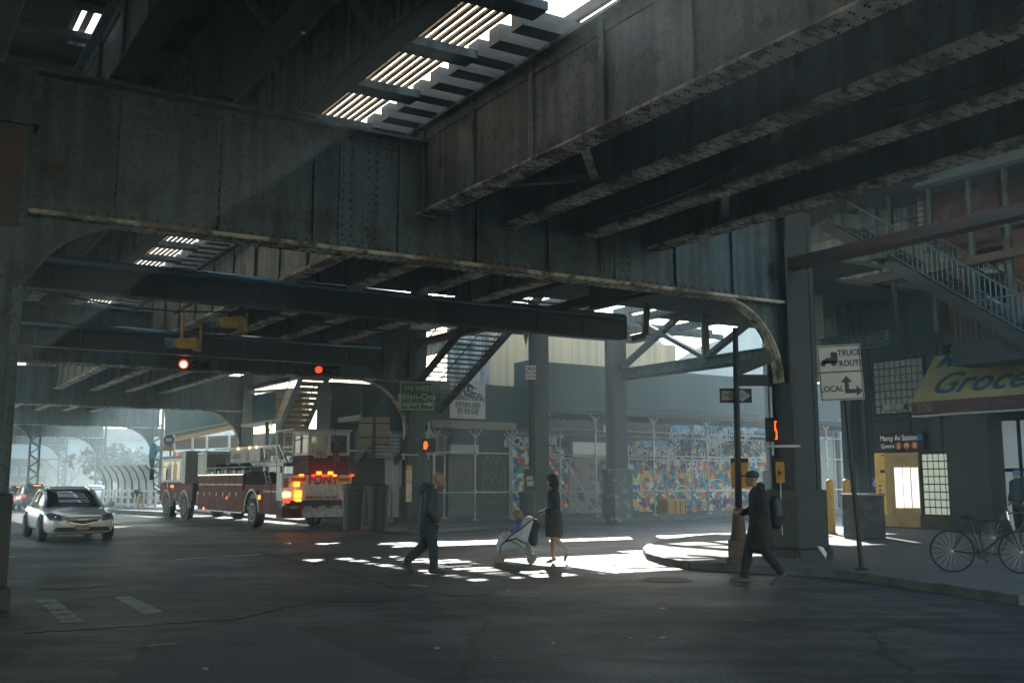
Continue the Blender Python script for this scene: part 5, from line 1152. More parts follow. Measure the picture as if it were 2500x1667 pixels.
# --- bald man in a navy parka walking to the right  (local +x = walking direction)
P = WZ(1046, 1401); pm = person((P.x, P.y, 0), .12, 'bald man in a dark navy parka and jeans walking to the right across the road')
q = MB(); limb(q, [(0,0,.95,.14),(.0,0,1.15,.13),(.02,0,1.35,.14),(.06,0,1.48,.07),(.12,0,1.56,.055)])
HC = (.16, -.02, 1.645); head(q, HC, -.25, .22, 1.05)
RH, LH = (.0,-.1,.93), (.0,.1,.93); RK, LK = (.07,-.1,.5), (-.08,.1,.5); RA, LA = (.09,-.1,.1), (-.36,.1,.2)
for h_, k_, a_ in ((RH,RK,RA),(LH,LK,LA)): limb(q, [(*h_,.095),(*k_,.06),(*a_,.042)])
limb(q, [(0,.2,1.4,.06),(-.06,.27,1.13,.05),(.08,.22,.95,.04)]); limb(q, [(0.02,-.2,1.4,.06),(-.02,-.27,1.13,.05),(.13,-.2,.96,.04)])
hand(q, (.08,.22,.95), (.6,0,-.8), (0,1,0), 1, .6); hand(q, (.13,-.2,.96), (.6,0,-.8), (0,-1,0), -1, .6)
shoe(q, (.09,-.1,.1), (1,0,0)); shoe(q, (-.36,.1,.2), (.55,0,-.8)); fuse(q, 'body', skin, pm, .011); eyes(pm, HC, -.25, .22, 1.05)
navy = mat('navy parka cloth', (.03,.042,.055), (.04,.055,.07), 5, (.4,.6), .75, bump=.5, bscale=9); jean = mat('dark denim', (.025,.033,.042), (.035,.045,.055), 6, (.4,.6), .8, bump=.3)
brn = mat('brown leather shoe', (.06,.04,.03), rough=.5)
q = MB(); limb(q, [(-.01,0,.8,.185),(-.01,0,1.0,.175),(.0,0,1.2,.17),(.01,0,1.36,.165)]); limb(q, [(.0,-.17,1.38,.1),(.0,.17,1.38,.1)]); limb(q, [(.02,-.1,1.5,.07),(-.06,0,1.5,.1),(.02,.1,1.5,.07)]); limb(q, [(-.09,-.06,1.46,.09),(-.09,.06,1.46,.09)])
limb(q, [(0,.2,1.39,.09),(-.07,.29,1.13,.082),(.07,.24,.93,.075)]); limb(q, [(.02,-.2,1.39,.09),(-.03,-.29,1.13,.082),(.12,-.22,.95,.075)]); fuse(q, 'parka', navy, pm, .016, 4)
q = MB(); limb(q, [(0,0,.93,.16),(0,0,.86,.15)]); 
for h_, k_, a_ in ((RH,RK,RA),(LH,LK,LA)): limb(q, [(*h_,.12),(*k_,.09),(a_[0],a_[1],a_[2]+.04,.075)])
fuse(q, 'trousers', jean, pm, .014)
for nm, an, dr in (('a',(.09,-.1,.1),(1,0,0)),('b',(-.36,.1,.2),(.55,0,-.8))):
    q = MB(); shoe(q, an, dr, L=.27, g=.008); fuse(q, 'shoe', brn, pm, .01, 1).scale = (1.0,1.06,1.0)
q = MB(); limb(q, [(.11,-.245,.93,.03),(.13,-.26,.9,.03)]); 

# --- woman pushing a stroller to the left (local +x = her heading, image left)
P = WZ(1352, 1374); pw = person((P.x, P.y, 0), PI-.1, 'woman with dark bobbed hair in a navy jacket and skirt pushing a stroller', .98)
q = MB(); limb(q, [(0,0,.98,.13),(-.01,0,1.14,.11),(0,0,1.36,.12),(.0,0,1.48,.055),(.015,0,1.55,.048)]); HW = (.04,.0,1.64); head(q, HW, -.2, .0, .96)
WR, WL = ((.0,-.08,.93),(.02,-.08,.5),(.02,-.08,.12)), ((.0,.08,.93),(-.02,.08,.52),(-.27,.08,.27))
for a, b, c in (WR, WL): limb(q, [(*a,.085),(*b,.055),(*((Vector(b)*.45+Vector(c)*.55)[:]),.052),(*c,.034)])
shoe(q, (.02,-.08,.1), (1,0,-.25), L=.2); shoe(q, (-.27,.08,.26), (.3,0,-.95), L=.2)
limb(q, [(0,.17,1.4,.05),(-.06,.2,1.16,.04),(.17,.14,1.03,.032)]); limb(q, [(0,-.17,1.4,.05),(-.06,-.2,1.16,.04),(.2,-.14,1.04,.032)])
hand(q, (.17,.14,1.03), (1,0,-.15), (0,.2,1), 1, .9); hand(q, (.2,-.14,1.04), (1,0,-.15), (0,-.2,1), -1, .9); fuse(q, 'body', skin2, pw, .01); eyes(pw, HW, -.2, 0, .96)
hairm = mat('near black hair', (.012,.01,.01), rough=.45, bump=.6, scale=8, bscale=60)
q = MB(); c = Vector(HW); R = Matrix.Rotation(-.2, 3, 'Z')
for (x, y, z, r) in ((-.03,0,.05,.115),(-.06,0,-.02,.11),(-.03,.07,-.03,.06),(-.03,-.07,-.03,.06),(.055,0,.085,.05),(.04,.04,.075,.05),(.04,-.04,.075,.05),(-.07,.05,-.08,.07),(-.07,-.05,-.08,.07),(-.08,0,-.09,.08),(.0,.08,-.07,.038),(.0,-.08,-.07,.038)): q.ball(c+R @ Vector((x,y,z)), r, 12)
fuse(q, 'hair', hairm, pw, .012)
q = MB(); limb(q, [(0,0,1.02,.15),(-.01,0,1.16,.135),(0,0,1.38,.13)]); limb(q, [(0,-.14,1.41,.07),(0,.14,1.41,.07)]); limb(q, [(0,.18,1.4,.07),(-.07,.22,1.16,.06),(.13,.15,1.04,.048)]); limb(q, [(0,-.18,1.4,.07),(-.07,-.22,1.16,.06),(.16,-.15,1.05,.048)])
fuse(q, 'jacket', mat('dark navy jacket', (.02,.028,.04), (.03,.04,.055), 5, (.4,.6), .7, bump=.3), pw, .014)
q = MB(); q.lathe([(.15,1.06),(.175,.95),(.18,.8),(.185,.55),(.175,.53)], 24, M=Matrix.Diagonal((.95,1.05,1,1))); limb(q, [(-.1,0,.95,.09),(-.11,0,.6,.09)]); fuse(q, 'skirt', mat('grey brown skirt cloth', (.085,.07,.06), (.06,.05,.045), 3, (.4,.6), .8, bump=.4, st=(3,3,.4)), pw, .014)
for an, dr in (((.02,-.08,.1),(1,0,-.25)),((-.27,.08,.26),(.3,0,-.95))):
    q = MB(); a = Vector(an); d = Vector(dr).normalized(); limb(q, [(*(a+d*.03+Vector((0,0,-.05))),.04),(*(a+d*.13+Vector((0,0,-.062))),.034)]); q.tube(a+Vector((-.035,0,-.04)), a+Vector((-.04,0,-.1)), .02, .012); fuse(q, 'shoe', mat('tan shoe', (.35,.25,.18), rough=.5), pw, .009, 1)
q = MB(); q.box(-.14,.0,-.27,-.24,.53,.85); q.build('bag', mat('pale bag', (.45,.45,.47), rough=.7), pw, bevel=.02)
q = MB(); q.path([(-.07,-.26,.85),(-.02,-.2,1.2),(-.0,-.16,1.42)], .012, 6); q.build('bag_strap', mat('pale strap', (.5,.47,.44), rough=.7), pw)
# --- stroller (own frame, +x = heading to image left)
P = WZ(1262, 1374); sr = empty('stroller', (P.x, P.y, 0), PI-.1, 'light folding stroller with pale cover pushed across the sunlit road', 'stroller')
wm = mat('stroller wheel', (.3,.26,.2), rough=.6)
for x, y in ((.34,.2),(.34,-.2),(-.3,.22),(-.3,-.22)):
    q = MB(); q.lathe([(.05,-.02),(.082,-.02),(.09,0),(.082,.02),(.05,.02)], 18, M=Matrix.Translation((x,y,.09)) @ Matrix.Rotation(PI/2,4,'X')); q.build('wheel', wm, sr, smooth=True)
q = MB()
for y in (-.2, .2):
    q.path([(.34,y,.09),(.3,y,.35),(.1,y,.55),(-.12,y,.7),(-.38,y*.9,.9),(-.5,y*.8,1.02)], .014, 8); q.path([(-.3,y*1.1,.09),(-.22,y,.38),(.0,y,.5),(.22,y,.42)], .014, 8); q.path([(-.3,y*1.1,.1),(-.1,y,.35),(.18,y,.48)], .01, 6)
q.tube((.3,-.2,.35),(.3,.2,.35),.012); q.tube((-.22,-.2,.38),(-.22,.2,.38),.012); q.tube((-.3,-.22,.09),(-.3,.22,.09),.01); q.build('frame', mat('dark stroller frame', (.1,.1,.11), rough=.3, metal=.7), sr)
q = MB(); [q.tube((-.47,s*.16,1.0),(-.55,s*.16,1.03),.02) for s in (-1,1)]; q.tube((-.5,-.16,1.02),(-.5,.16,1.02),.014); q.build('handle', M['black'], sr)
q = MB(); limb(q, [(.24,0,.36,.16),(.0,0,.42,.19),(-.14,0,.6,.17),(-.24,0,.8,.13)]); limb(q, [(.2,0,.4,.12),(.33,0,.28,.08)]); fuse(q, 'seat', mat('pale seat cloth', (.65,.65,.68), (.5,.52,.58), 5, (.4,.6), .8), sr, .016)
q = MB(); limb(q, [(-.36,0,.78,.1),(-.3,0,.55,.12),(-.34,.05,.42,.09)]); fuse(q, 'storage_bag', mat('dark hanging bag', (.025,.028,.035), rough=.7), sr, .016)
q = MB(); limb(q, [(-.33,-.1,.52,.035),(-.31,-.11,.42,.03)]); fuse(q, 'orange_pouch', mat('orange pouch', (.6,.25,.03), rough=.6), sr, .012)
kid = empty('person', (P.x, P.y, 0), PI-.1, 'small child with light brown hair sitting in the stroller', 'person'); q = MB(); limb(q, [(-.02,0,.62,.11),(.0,0,.76,.09),(.0,0,.83,.04)]); head(q, (.0,0,.91), .1, .2, .85)
limb(q, [(-.02,.06,.56,.06),(.2,.08,.56,.045),(.28,.08,.38,.035)]); limb(q, [(-.02,-.06,.56,.06),(.2,-.08,.56,.045),(.28,-.08,.38,.035)]); limb(q, [(0,.1,.75,.04),(.08,.12,.64,.03),(.18,.06,.62,.025)]); limb(q, [(0,-.1,.75,.04),(.08,-.12,.64,.03),(.18,-.06,.62,.025)])
hand(q, (.18,.06,.62), (1,0,0), (0,0,1), 1, .6); hand(q, (.18,-.06,.62), (1,0,0), (0,0,1), -1, .6)
fuse(q, 'body', skin2, kid, .011); eyes(kid, (.0,0,.91), .1, .2, .85)
q = MB(); [q.ball((x,y,z), r, 12) for x,y,z,r in ((-.03,0,.95,.1),(-.05,0,.9,.09),(.03,0,.985,.05),(-.02,.05,.93,.06),(-.02,-.05,.93,.06))]; fuse(q, 'hair', mat('light brown hair', (.32,.24,.16), (.24,.17,.11), 8, (.4,.6), .7, bump=.6, bscale=50), kid, .012)
q = MB(); limb(q, [(-.02,0,.64,.13),(.0,0,.74,.12)]); limb(q, [(0,.1,.75,.06),(.09,.13,.64,.045)]); limb(q, [(0,-.1,.75,.06),(.09,-.13,.64,.045)]); fuse(q, 'jacket', mat('blue child jacket', (.04,.12,.3), (.3,.35,.45), 6, (.5,.6), .7), kid, .013)
q = MB(); limb(q, [(.05,0,.58,.14),(.22,0,.52,.12),(.32,0,.36,.1),(.34,0,.24,.07)]); fuse(q, 'blanket', mat('white and blue blanket', (.6,.62,.68), (.06,.16,.32), 3.5, (.52,.58), .8), kid, .016)

# --- man in a cap and long dark coat, walking to the left
P = WZ(1858, 1427); pc = person((P.x, P.y, 0), PI+.05, 'man in navy cap and long dark coat walking left past the big column', 1.0)
q = MB(); limb(q, [(0,0,.97,.14),(-.01,0,1.18,.13),(.0,0,1.38,.14),(.03,0,1.5,.06),(.05,0,1.56,.052)]); HM = (.09,0,1.645); head(q, HM, 0, .1, 1.0)
GRr, GL = ((.02,-.09,.94),(.16,-.09,.52),(.24,-.09,.11)), ((.0,.09,.94),(-.06,.09,.52),(-.3,.09,.17))
for a, b, c in (GRr, GL): limb(q, [(*a,.09),(*b,.06),(*c,.042)])
shoe(q, (.24,-.09,.1), (1,0,.12)); shoe(q, (-.3,.09,.17), (.8,0,-.55))
limb(q, [(0,.2,1.42,.055),(.0,.25,1.15,.045),(.2,.2,1.02,.035)]); limb(q, [(0,-.2,1.42,.055),(.03,-.25,1.15,.045),(.24,-.18,1.12,.035)]); hand(q, (.2,.2,1.02), (1,0,.1), (0,0,1), 1, 1.0); hand(q, (.24,-.18,1.12), (1,0,.3), (0,0,1), -1, 1.0)
fuse(q, 'body', skin, pc, .011); eyes(pc, HM, 0, .1)
coat = mat('black wool coat', (.014,.015,.016), (.02,.02,.022), 5, (.4,.6), .85, bump=.3)
q = MB(); limb(q, [(-.02,0,.72,.2),(-.02,0,.95,.18),(-.01,0,1.2,.165),(0,0,1.38,.155)]); limb(q, [(0,-.16,1.42,.09),(0,.16,1.42,.09)]); limb(q, [(.06,0,.62,.13),(-.12,0,.6,.14)]); limb(q, [(0,.2,1.42,.08),(-.01,.27,1.15,.07),(.17,.21,1.03,.055)]); limb(q, [(0,-.2,1.42,.08),(.02,-.27,1.15,.07),(.21,-.19,1.11,.055)]); limb(q, [(0,0,1.5,.085),(-.04,0,1.52,.08)])
fuse(q, 'coat', coat, pc, .016)
q = MB()
for a, b, c in (GRr, GL): limb(q, [(*a,.11),(*b,.08),(c[0],c[1],c[2]+.03,.062)])
fuse(q, 'trousers', coat, pc, .014)
for an, dr in (((.24,-.09,.1),(1,0,.12)),((-.3,.09,.17),(.8,0,-.55))): q = MB(); shoe(q, an, dr, L=.28, g=.008); fuse(q, 'shoe', mat('grey sneaker', (.08,.08,.08), rough=.6), pc, .01, 1)
q = MB(); c = Vector(HM); q.ball(c+Vector((-.01,0,.06)), .105, 14, sc=(1.08,.9,.75)); q.slab([c+Vector(v) for v in ((.06,-.07,.05),(.17,-.05,.035),(.18,.05,.035),(.06,.07,.05))], .014, (0,0,1)); fuse(q, 'cap', mat('navy cap', (.03,.05,.09), rough=.8), pc, .009, 2)
q = MB(); limb(q, [(-.28,.0,1.3,.1),(-.3,0,1.08,.13),(-.28,0,.95,.1)]); fuse(q, 'backpack', M['black'], pc, .018)
q = MB(); q.ball((.3,-.18,1.12),.035,8,sc=(1.4,.6,.8)); q.build('phone', M['white'], pc)
# --- worker bent over by the median
P = WZ(342, 1248); pb = person((P.x, P.y, .1), PI-.2, 'worker in pale and dark clothes bending over beside the median fence', .86)
q = MB(); limb(q, [(0,0,.9,.14),(.15,0,1.05,.13),(.36,0,1.1,.13),(.5,0,1.04,.06)]); head(q, (.62,0,1.0), 0, .9, 1.0)
for y in (-.1,.1): limb(q, [(0,y,.88,.1),(.05+y*.6,y,.48,.065),(-.02+y*1.5,y,.08,.045)]); shoe(q, (-.02+y*1.5,y,.09), (1,0,0)); limb(q, [(.4,y*1.9,1.05,.05),(.42,y*2,.8,.045),(.46,y*1.6,.55,.035)]); hand(q, (.46,y*1.6,.55), (.1,0,-1), (1,0,0), 1, .5)
fuse(q, 'body', skin, pb, .014)
q = MB(); limb(q, [(.02,0,.97,.16),(.18,0,1.09,.15),(.38,0,1.12,.15)]); [limb(q, [(.4,y*1.9,1.07,.07),(.42,y*2,.8,.06)]) for y in (-.1,.1)]; fuse(q, 'jacket', mat('dark work jacket', (.04,.05,.06), (.5,.5,.48), 3, (.55,.6), .7), pb, .018)
q = MB(); [limb(q, [(0,y,.9,.125),(.05+y*.6,y,.48,.09),(-.02+y*1.5,y,.14,.07)]) for y in (-.1,.1)]; fuse(q, 'trousers', mat('yellow white overalls', (.6,.45,.2), (.6,.58,.52), 3, (.45,.55), .7), pb, .018)
# --- dark figure by the shop door
P = FP(2494, 1310, 1.2); ps = person((P.x, P.y, .13), PI+.3, 'dark clothed person standing by the shop door at the right edge', 1.02)
q = MB(); limb(q, [(0,0,.97,.15),(0,0,1.2,.14),(0,0,1.4,.14),(.02,0,1.52,.06)]); head(q, (.04,0,1.65), 0, .1, 1.0)
for y in (-.1,.1): limb(q, [(0,y,.92,.1),(.02,y,.5,.065),(0,y,.08,.045)]); shoe(q, (0,y,.1), (1,0,0)); limb(q, [(0,y*2,1.42,.055),(-.03,y*2.6,1.15,.045),(.08,y*2.4,.92,.035)]); hand(q, (.08,y*2.4,.92), (.2,0,-1), (0,1,0), 1, .5)
fuse(q, 'body', skin, ps, .014); q = MB(); limb(q, [(0,0,.85,.19),(0,0,1.2,.17),(0,0,1.4,.16)]); [limb(q, [(0,y*2,1.42,.08),(-.03,y*2.7,1.15,.07),(.07,y*2.5,.95,.06)]) for y in (-.1,.1)]; fuse(q, 'coat', navy, ps, .018)
q = MB(); [limb(q, [(0,y,.9,.12),(.02,y,.5,.09),(0,y,.12,.07)]) for y in (-.1,.1)]; fuse(q, 'trousers', coat, ps, .018); q = MB(); q.ball((.02,0,1.7),.11,12,sc=(1.05,.92,.8)); fuse(q, 'hat', mat('blue hat', (.1,.2,.4), rough=.8), ps, .012)
# ================================================================== SIGNS AND STREET FURNITURE
def facing(p): return math.atan2(p.y, p.x) - PI/2
def board(name, label, px0, py0, px1, py1, D, m, cat='sign', th=.02, tilt=0.0, post=None, yaw=None, border=None, group=None):
    a = WD(px0, py0, D); b = WD(px1, py1, D); c = (a+b)/2; e = empty(name, c, facing(c) if yaw is None else yaw, label, cat, group)
    e.rotation_euler = (0, tilt, e.rotation_euler[2]); w_ = (b-a).x/2; h_ = (a-b).z/2; q = MB(); q.box(-w_, w_, 0, th, -h_, h_); pn_ = q.build('panel', m, e, bevel=.004)
    if border:
        q = MB(); t = min(w_,h_)*.05; [q.box(*v, -.003, .0, *z) for v, z in (((-w_+t,w_-t),(h_-2*t,h_-t)),((-w_+t,w_-t),(-h_+t,-h_+2*t)),((-w_+t,-w_+2*t),(-h_+2*t,h_-2*t)),((w_-2*t,w_-t),(-h_+2*t,h_-2*t)))]; q.build('border', border, pn_)
    return e, w_, h_
R90 = (PI/2, 0, 0)
# truck route sign on a leaning post
base = WZ(2104, 1391, .13); top = WD(2052, 842, base.y-.1)
e = empty('route_sign', base, 0, 'pale truck route sign with arrows on a leaning dark post', 'sign'); up = (top-base).normalized()
q = MB(); q.tube((0,0,0), top-base, .04, n=8); q.lathe([(.12,0),(.12,.03),(.06,.05)], 12); q.build('post', M['black'], e)
a = WD(1992, 845, base.y-.25); b = WD(2098, 839, base.y-.25); c_ = WD(2004, 980, base.y-.25); d_ = WD(2115, 973, base.y-.25)
xa = (b-a).normalized(); za = -(c_-a).normalized(); na = xa.cross(za).normalized(); cc = (a+b+c_+d_)/4 - base; W2 = (b-a).length/2; H2 = (c_-a).length/2
MR = Matrix((( xa.x, -na.x, za.x, cc.x), (xa.y, -na.y, za.y, cc.y), (xa.z, -na.z, za.z, cc.z), (0,0,0,1)))
if (MR @ Vector((0,-1,0)) - cc).y > 0: MR = MR @ Matrix.Diagonal((1,-1,1,1))
sgp = mat('weathered pale sign', (.55,.48,.42), (.48,.42,.37), 5, (.4,.6), .6); ink = mat('black sign ink', (.025,.025,.028), rough=.6)
q = MB(); q.box(-W2,W2,0,.012,.02-H2*.0,H2,M=MR); q.box(-W2,W2,0,.012,-H2,0.0,M=MR); q.build('panel', sgp, e)
q = MB(); t = .014
for (x0,x1,z0,z1) in ((-W2+t,W2-t,H2-2*t,H2-t),(-W2+t,W2-t,.0,.02),(-W2+t,W2-t,-H2+t,-H2+2*t),(-W2+t,-W2+2*t,-H2+2*t,H2-2*t),(W2-2*t,W2-t,-H2+2*t,H2-2*t)): q.box(x0,x1,-.004,-.001,z0,z1,M=MR)
for (x0,x1,z0,z1) in ((-.13,.0,.24,.40),(-.13,-.04,.40,.41),(-.24,-.13,.2,.3),(-.31,-.24,.2,.27),(-.31,.0,.19,.24)): q.box(x0*W2/.43-.03,x1*W2/.43-.03,-.005,-.001,z0*H2/.55,z1*H2/.55,M=MR)
for x in (-.29,-.08): q.lathe([(.045,0),(.045,.004)], 14, M=MR @ Matrix.Translation((x*W2/.43-.03,-.001,.185*H2/.55)) @ Matrix.Rotation(PI/2,4,'X'))
ah = lambda pts: q.slab([MR @ Vector((x*W2/.43,-.001,z*H2/.55)) for x, z in pts], .004, MR.to_3x3() @ Vector((0,-1,0)))
ah([(.06,-.42),(.06,-.2),(-.01,-.2),(.1,-.07),(.21,-.2),(.14,-.2),(.14,-.34),(.28,-.34),(.28,-.27),(.4,-.38),(.28,-.49),(.28,-.42)])
q.build('symbols', ink, e)
rt = (MR.to_3x3() @ Matrix.Rotation(PI/2,3,'X')).to_euler()
for body, x, z, s in (('TRUCK',.21,.38,.17),('ROUTE',.22,.17,.17),('LOCAL',-.2,-.32,.17)):
    text(body, s*W2/.43, ink, e, MR @ Vector((x*W2/.43,-.004,z*H2/.55)), rt, sx=.85, bold=.002)
# one way / street name pole with cast base
base = WZ(1806, 1376, .13); top = WD(1795, 800, base.y)
e = empty('sign_pole', base, 0, 'dark pole with a one way sign and a heavy cast iron base', 'pole'); q = MB(); q.tube((0,0,0), top-base, .07, .05, n=10); q.build('pole', M['black'], e, smooth=True)
q = MB(); q.box(-.2,.2,-.2,.2,0,.1); q.box(-.17,.17,-.17,.17,.1,.42); q.lathe([(.16,.42),(.13,.6),(.1,.9),(.08,1.0)], 12); q.build('base', M['rust'], e, bevel=.02)
g = lambda px, py, dy=0: WD(px, py, base.y+dy)-base
def plate(par, px0, py0, px1, py1, dy, m, name='plate'):
    q = MB(); a = WD(px0,py0,base.y+dy)-base; b = WD(px1,py1,base.y+dy)-base; q.box(a.x,b.x,a.y,a.y+.02,b.z,a.z); return q.build(name, m, par), (a+b)/2
pl, c_ = plate(e, 1757, 948, 1836, 983, .1, ink, 'one_way_plate')
q = MB(); X0 = g(1762,950,.1).x; X1 = g(1832,950,.1).x; zc = c_.z; yy = c_.y-.004; hh = .085
q.slab([(X0,yy,zc-hh),(X0,yy,zc+hh),(X1-.17,yy,zc+hh),(X1-.17,yy,zc+hh*1.45),(X1,yy,zc),(X1-.17,yy,zc-hh*1.45),(X1-.17,yy,zc-hh)], .003, (0,1,0)); q.build('arrow', mat('grimy white arrow', (.4,.37,.33), rough=.6), pl)
text('ONE WAY', .125, ink, e, (c_.x-.04, yy-.003, zc), R90, sx=.85, sp=1.05)
grn = mat('street name green', (.02,.07,.05), rough=.5); wdim = mat('dim white letters', (.3,.34,.32), rough=.6)
q = MB(); a = g(1800,905,-.05); b = g(1883,868,-1.0); q.beam((a.x,a.y,a.z),(b.x,b.y,b.z-.02),.02,.2); q.build('street_name_plate', grn, e)
text('HAVEMEYER', .12, wdim, e, ((a+b)/2+Vector((0,-.02,0))).to_tuple(), (PI/2,-.0,math.atan2(b.y-a.y,b.x-a.x)), sx=.8)
plate(e, 1803, 914, 1876, 942, .25, ink, 'street_name_plate')
# orange detour boards
for (x0,y0,x1,y1,lab) in ((1784,1118,1828,1191,'orange detour board with a left arrow strapped behind the leaning pole'),(1893,1118,1916,1178,'orange board half hidden behind the big column')):
    e2, w_, h_ = board('detour_sign', lab, x0, y0, x1, y1, base.y+.5, mat('orange board', (.62,.27,.03), (.5,.2,.03), 6, (.45,.6), .5), group=None)
    q = MB(); q.box(-w_,w_,-.004,-.001,h_*.7,h_); q.build('header', ink, e2)
    q = MB(); q.slab([(w_*.35,-.004,-.02),(w_*.35,-.004,-.07),(-w_*.2,-.004,-.07),(-w_*.2,-.004,-.14),(-w_*.6,-.004,-.045),(-w_*.2,-.004,.05),(-w_*.2,-.004,-.02)], .003, (0,1,0)); q.build('arrow', ink, e2)
    q = MB(); q.box(-.01,.01,.02,.04,-1.2,h_); q.build('strap', M['galv'], e2)
# pedestrian countdown signal
def pedsig(px0, py0, px1, py1, D, label, kind):
    a = WD(px0,py0,D); b = WD(px1,py1,D); c = (a+b)/2; w_ = (b-a).x/2; h_ = (a-b).z/2; e = empty('pedestrian_signal', c, facing(c), label, 'traffic signal')
    q = MB(); q.box(-w_,w_,0,.2,-h_,h_); q.box(-w_-.02,w_+.02,-.08,0,h_-.01,h_+.02); q.box(-w_-.02,-w_,-.08,0,-h_,h_); q.box(w_,w_+.02,-.08,0,-h_,h_); q.build('housing', M['black'], e, bevel=.01)
    og = glow('orange signal light', (1,.07,.01), 1.2); q = MB(); s = h_*.8
    if kind == 'hand':
        x0 = -w_*.55
        q.box(x0-.05*s/.2,x0+.07*s/.2,-.006,0,-s*.7,0); [q.box(x0+(k*.035-.05)*s/.2,x0+(k*.035-.022)*s/.2,-.006,0,-.001,s*(.7+.15*(k in (1,2)))) for k in range(4)]; q.slab([(x0+.06*s/.2,-.006,-s*.3),(x0+.14*s/.2,-.006,s*.1),(x0+.11*s/.2,-.006,s*.18),(x0+.05*s/.2,-.006,-s*.05)], .005, (0,1,0))
    elif kind == '5':
        x0, x1 = w_*.45, w_*.85; t = .022
        for (a0,a1,z0,z1) in ((x0,x1,s-t,s),(x0,x0+t,0,s-t),(x0,x1,-t/2,t/2),(x1-t,x1,-s+t,-t/2),(x0,x1,-s,-s+t)): q.box(a0,a1,-.006,0,z0,z1)
    if q.v: q.build('symbol', og, e)
    q = MB(); q.box(-.02,.02,.05,.12,-h_-.25,-h_); q.box(-.02,.02,.05,.12,h_,h_+.6); q.box(-.1,.5,.08,.1,-h_-.1,-h_-.06); q.build('bracket', M['galv'], e); return e
pedsig(1870, 1022, 1900, 1078, 18.6, 'pedestrian countdown signal showing an orange 5 on the big column', '5')
pedsig(1031, 1072, 1062, 1103, 34.6, 'pedestrian signal with an orange raised hand beside the column', 'hand')
pedsig(978, 1073, 993, 1104, 35.2, 'pale sided pedestrian signal seen edge on left of the column', 'none')
# highway guide sign
gsn = mat('highway green', (.02,.14,.08), (.025,.11,.07), 4, (.4,.6), .45); gl = mat('cream lettering', (.5,.52,.42), rough=.5)
e, w_, h_ = board('highway_sign', 'green highway sign pointing right to the expressway on the dark column', 976, 931, 1060, 1002, 34.2, gsn, border=gl)
text('278', .21, gl, e, (-w_*.48,-.006,h_*.5), R90, sx=.9); text('WEST', .24, gl, e, (w_*.42,-.006,h_*.5), R90); text('Bklyn-Qns', .3, gl, e, (0,-.006,-.03), R90, sp=1.05, bold=.002); text('Expwy', .3, gl, e, (-w_*.4,-.006,-h_*.55), R90, sp=1.05, bold=.002)
q = MB(); z = -h_*.55; q.slab([(w_*.38,-.006,z-.04),(w_*.38,-.006,z+.04),(w_*.66,-.006,z+.04),(w_*.66,-.006,z+.12),(w_*.92,-.006,z),(w_*.66,-.006,z-.12),(w_*.66,-.006,z-.04)], .004, (0,1,0)); q.build('arrow', gl, e)
q = MB(); q.slab([(-w_*.72,-.004,h_*.75),(-w_*.24,-.004,h_*.75),(-w_*.2,-.004,h_*.4),(-w_*.48,-.004,h_*.22),(-w_*.76,-.004,h_*.4)], .002, (0,1,0)); q.build('route_shield', mat('dim shield', (.03,.07,.2), (.2,.05,.05), 3, (.5,.52), .5), e)
q = MB(); [q.box(x-.04,x+.04,.02,.1,-h_*1.0,h_*1.0) for x in (-.4,.4)]; q.box(-.3,.3,.1,.6,-.05,.05); q.build('bracket', M['steeld'], e)
# sign back on a post
e, w_, h_ = board('traffic_sign', 'blank pale back of a large square sign on a dark post', 877, 1018, 950, 1084, 36, mat('pale sign back', (.3,.28,.22), rough=.6))
q = MB(); q.box(-.06,.06,-.08,-.0,-h_-2.9,h_+.9); q.build('post', M['steeld'], e); q = MB(); [q.box(-w_,w_,-.02,0,z,z+.04) for z in (-h_*.55,h_*.5)]; q.build('rib', M['black'], e)
e, w_, h_ = board('lit_column_panel', 'narrow yellow and white panel for the lit strip of the column behind the walking man', 992, 1135, 1005, 1225, 35.4, mat('yellow lit panel', (.65,.36,.08), (.7,.66,.55), 2.5, (.45,.5), .5))  # added panel; the lit strip of the column is put into its colour
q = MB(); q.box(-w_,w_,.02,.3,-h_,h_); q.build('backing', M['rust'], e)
e, w_, h_ = board('paper_notice', 'white paper notice flapping on the dark column above the stroller', 1286, 1162, 1302, 1186, 37.4, mat('lilac paper', (.5,.5,.56), rough=.7), tilt=-.15)
q = MB(); q.box(-w_*.8,w_*.8,-.003,-.001,.0,.05); q.build('print', ink, e)
e, w_, h_ = board('cash_sign', 'white cash for cars sign with red letters on the dark column', 1282, 892, 1309, 926, 38.0, M['white'], tilt=.0)
text('CASH', .2, rlet, e, (0,-.006,h_*.52), R90, bold=.006); text('FOR CARS', .12, rlet, e, (0,-.006,-h_*.05), R90, bold=.003); text('917-204-0280', .085, rlet, e, (0,-.006,-h_*.6), R90, bold=.003)
# rectangular patch on the big column
e, w_, h_ = board('column_notice', 'faded square notice pasted on the base of the big column', 1917, 1198, 1953, 1235, 18.9, mat('faded notice', (.09,.08,.07), (.05,.05,.05), 6, (.45,.6), .8)); q = MB(); q.box(-w_*.7,w_*.7,-.003,-.001,-.02,.02); q.build('print', ink, e)
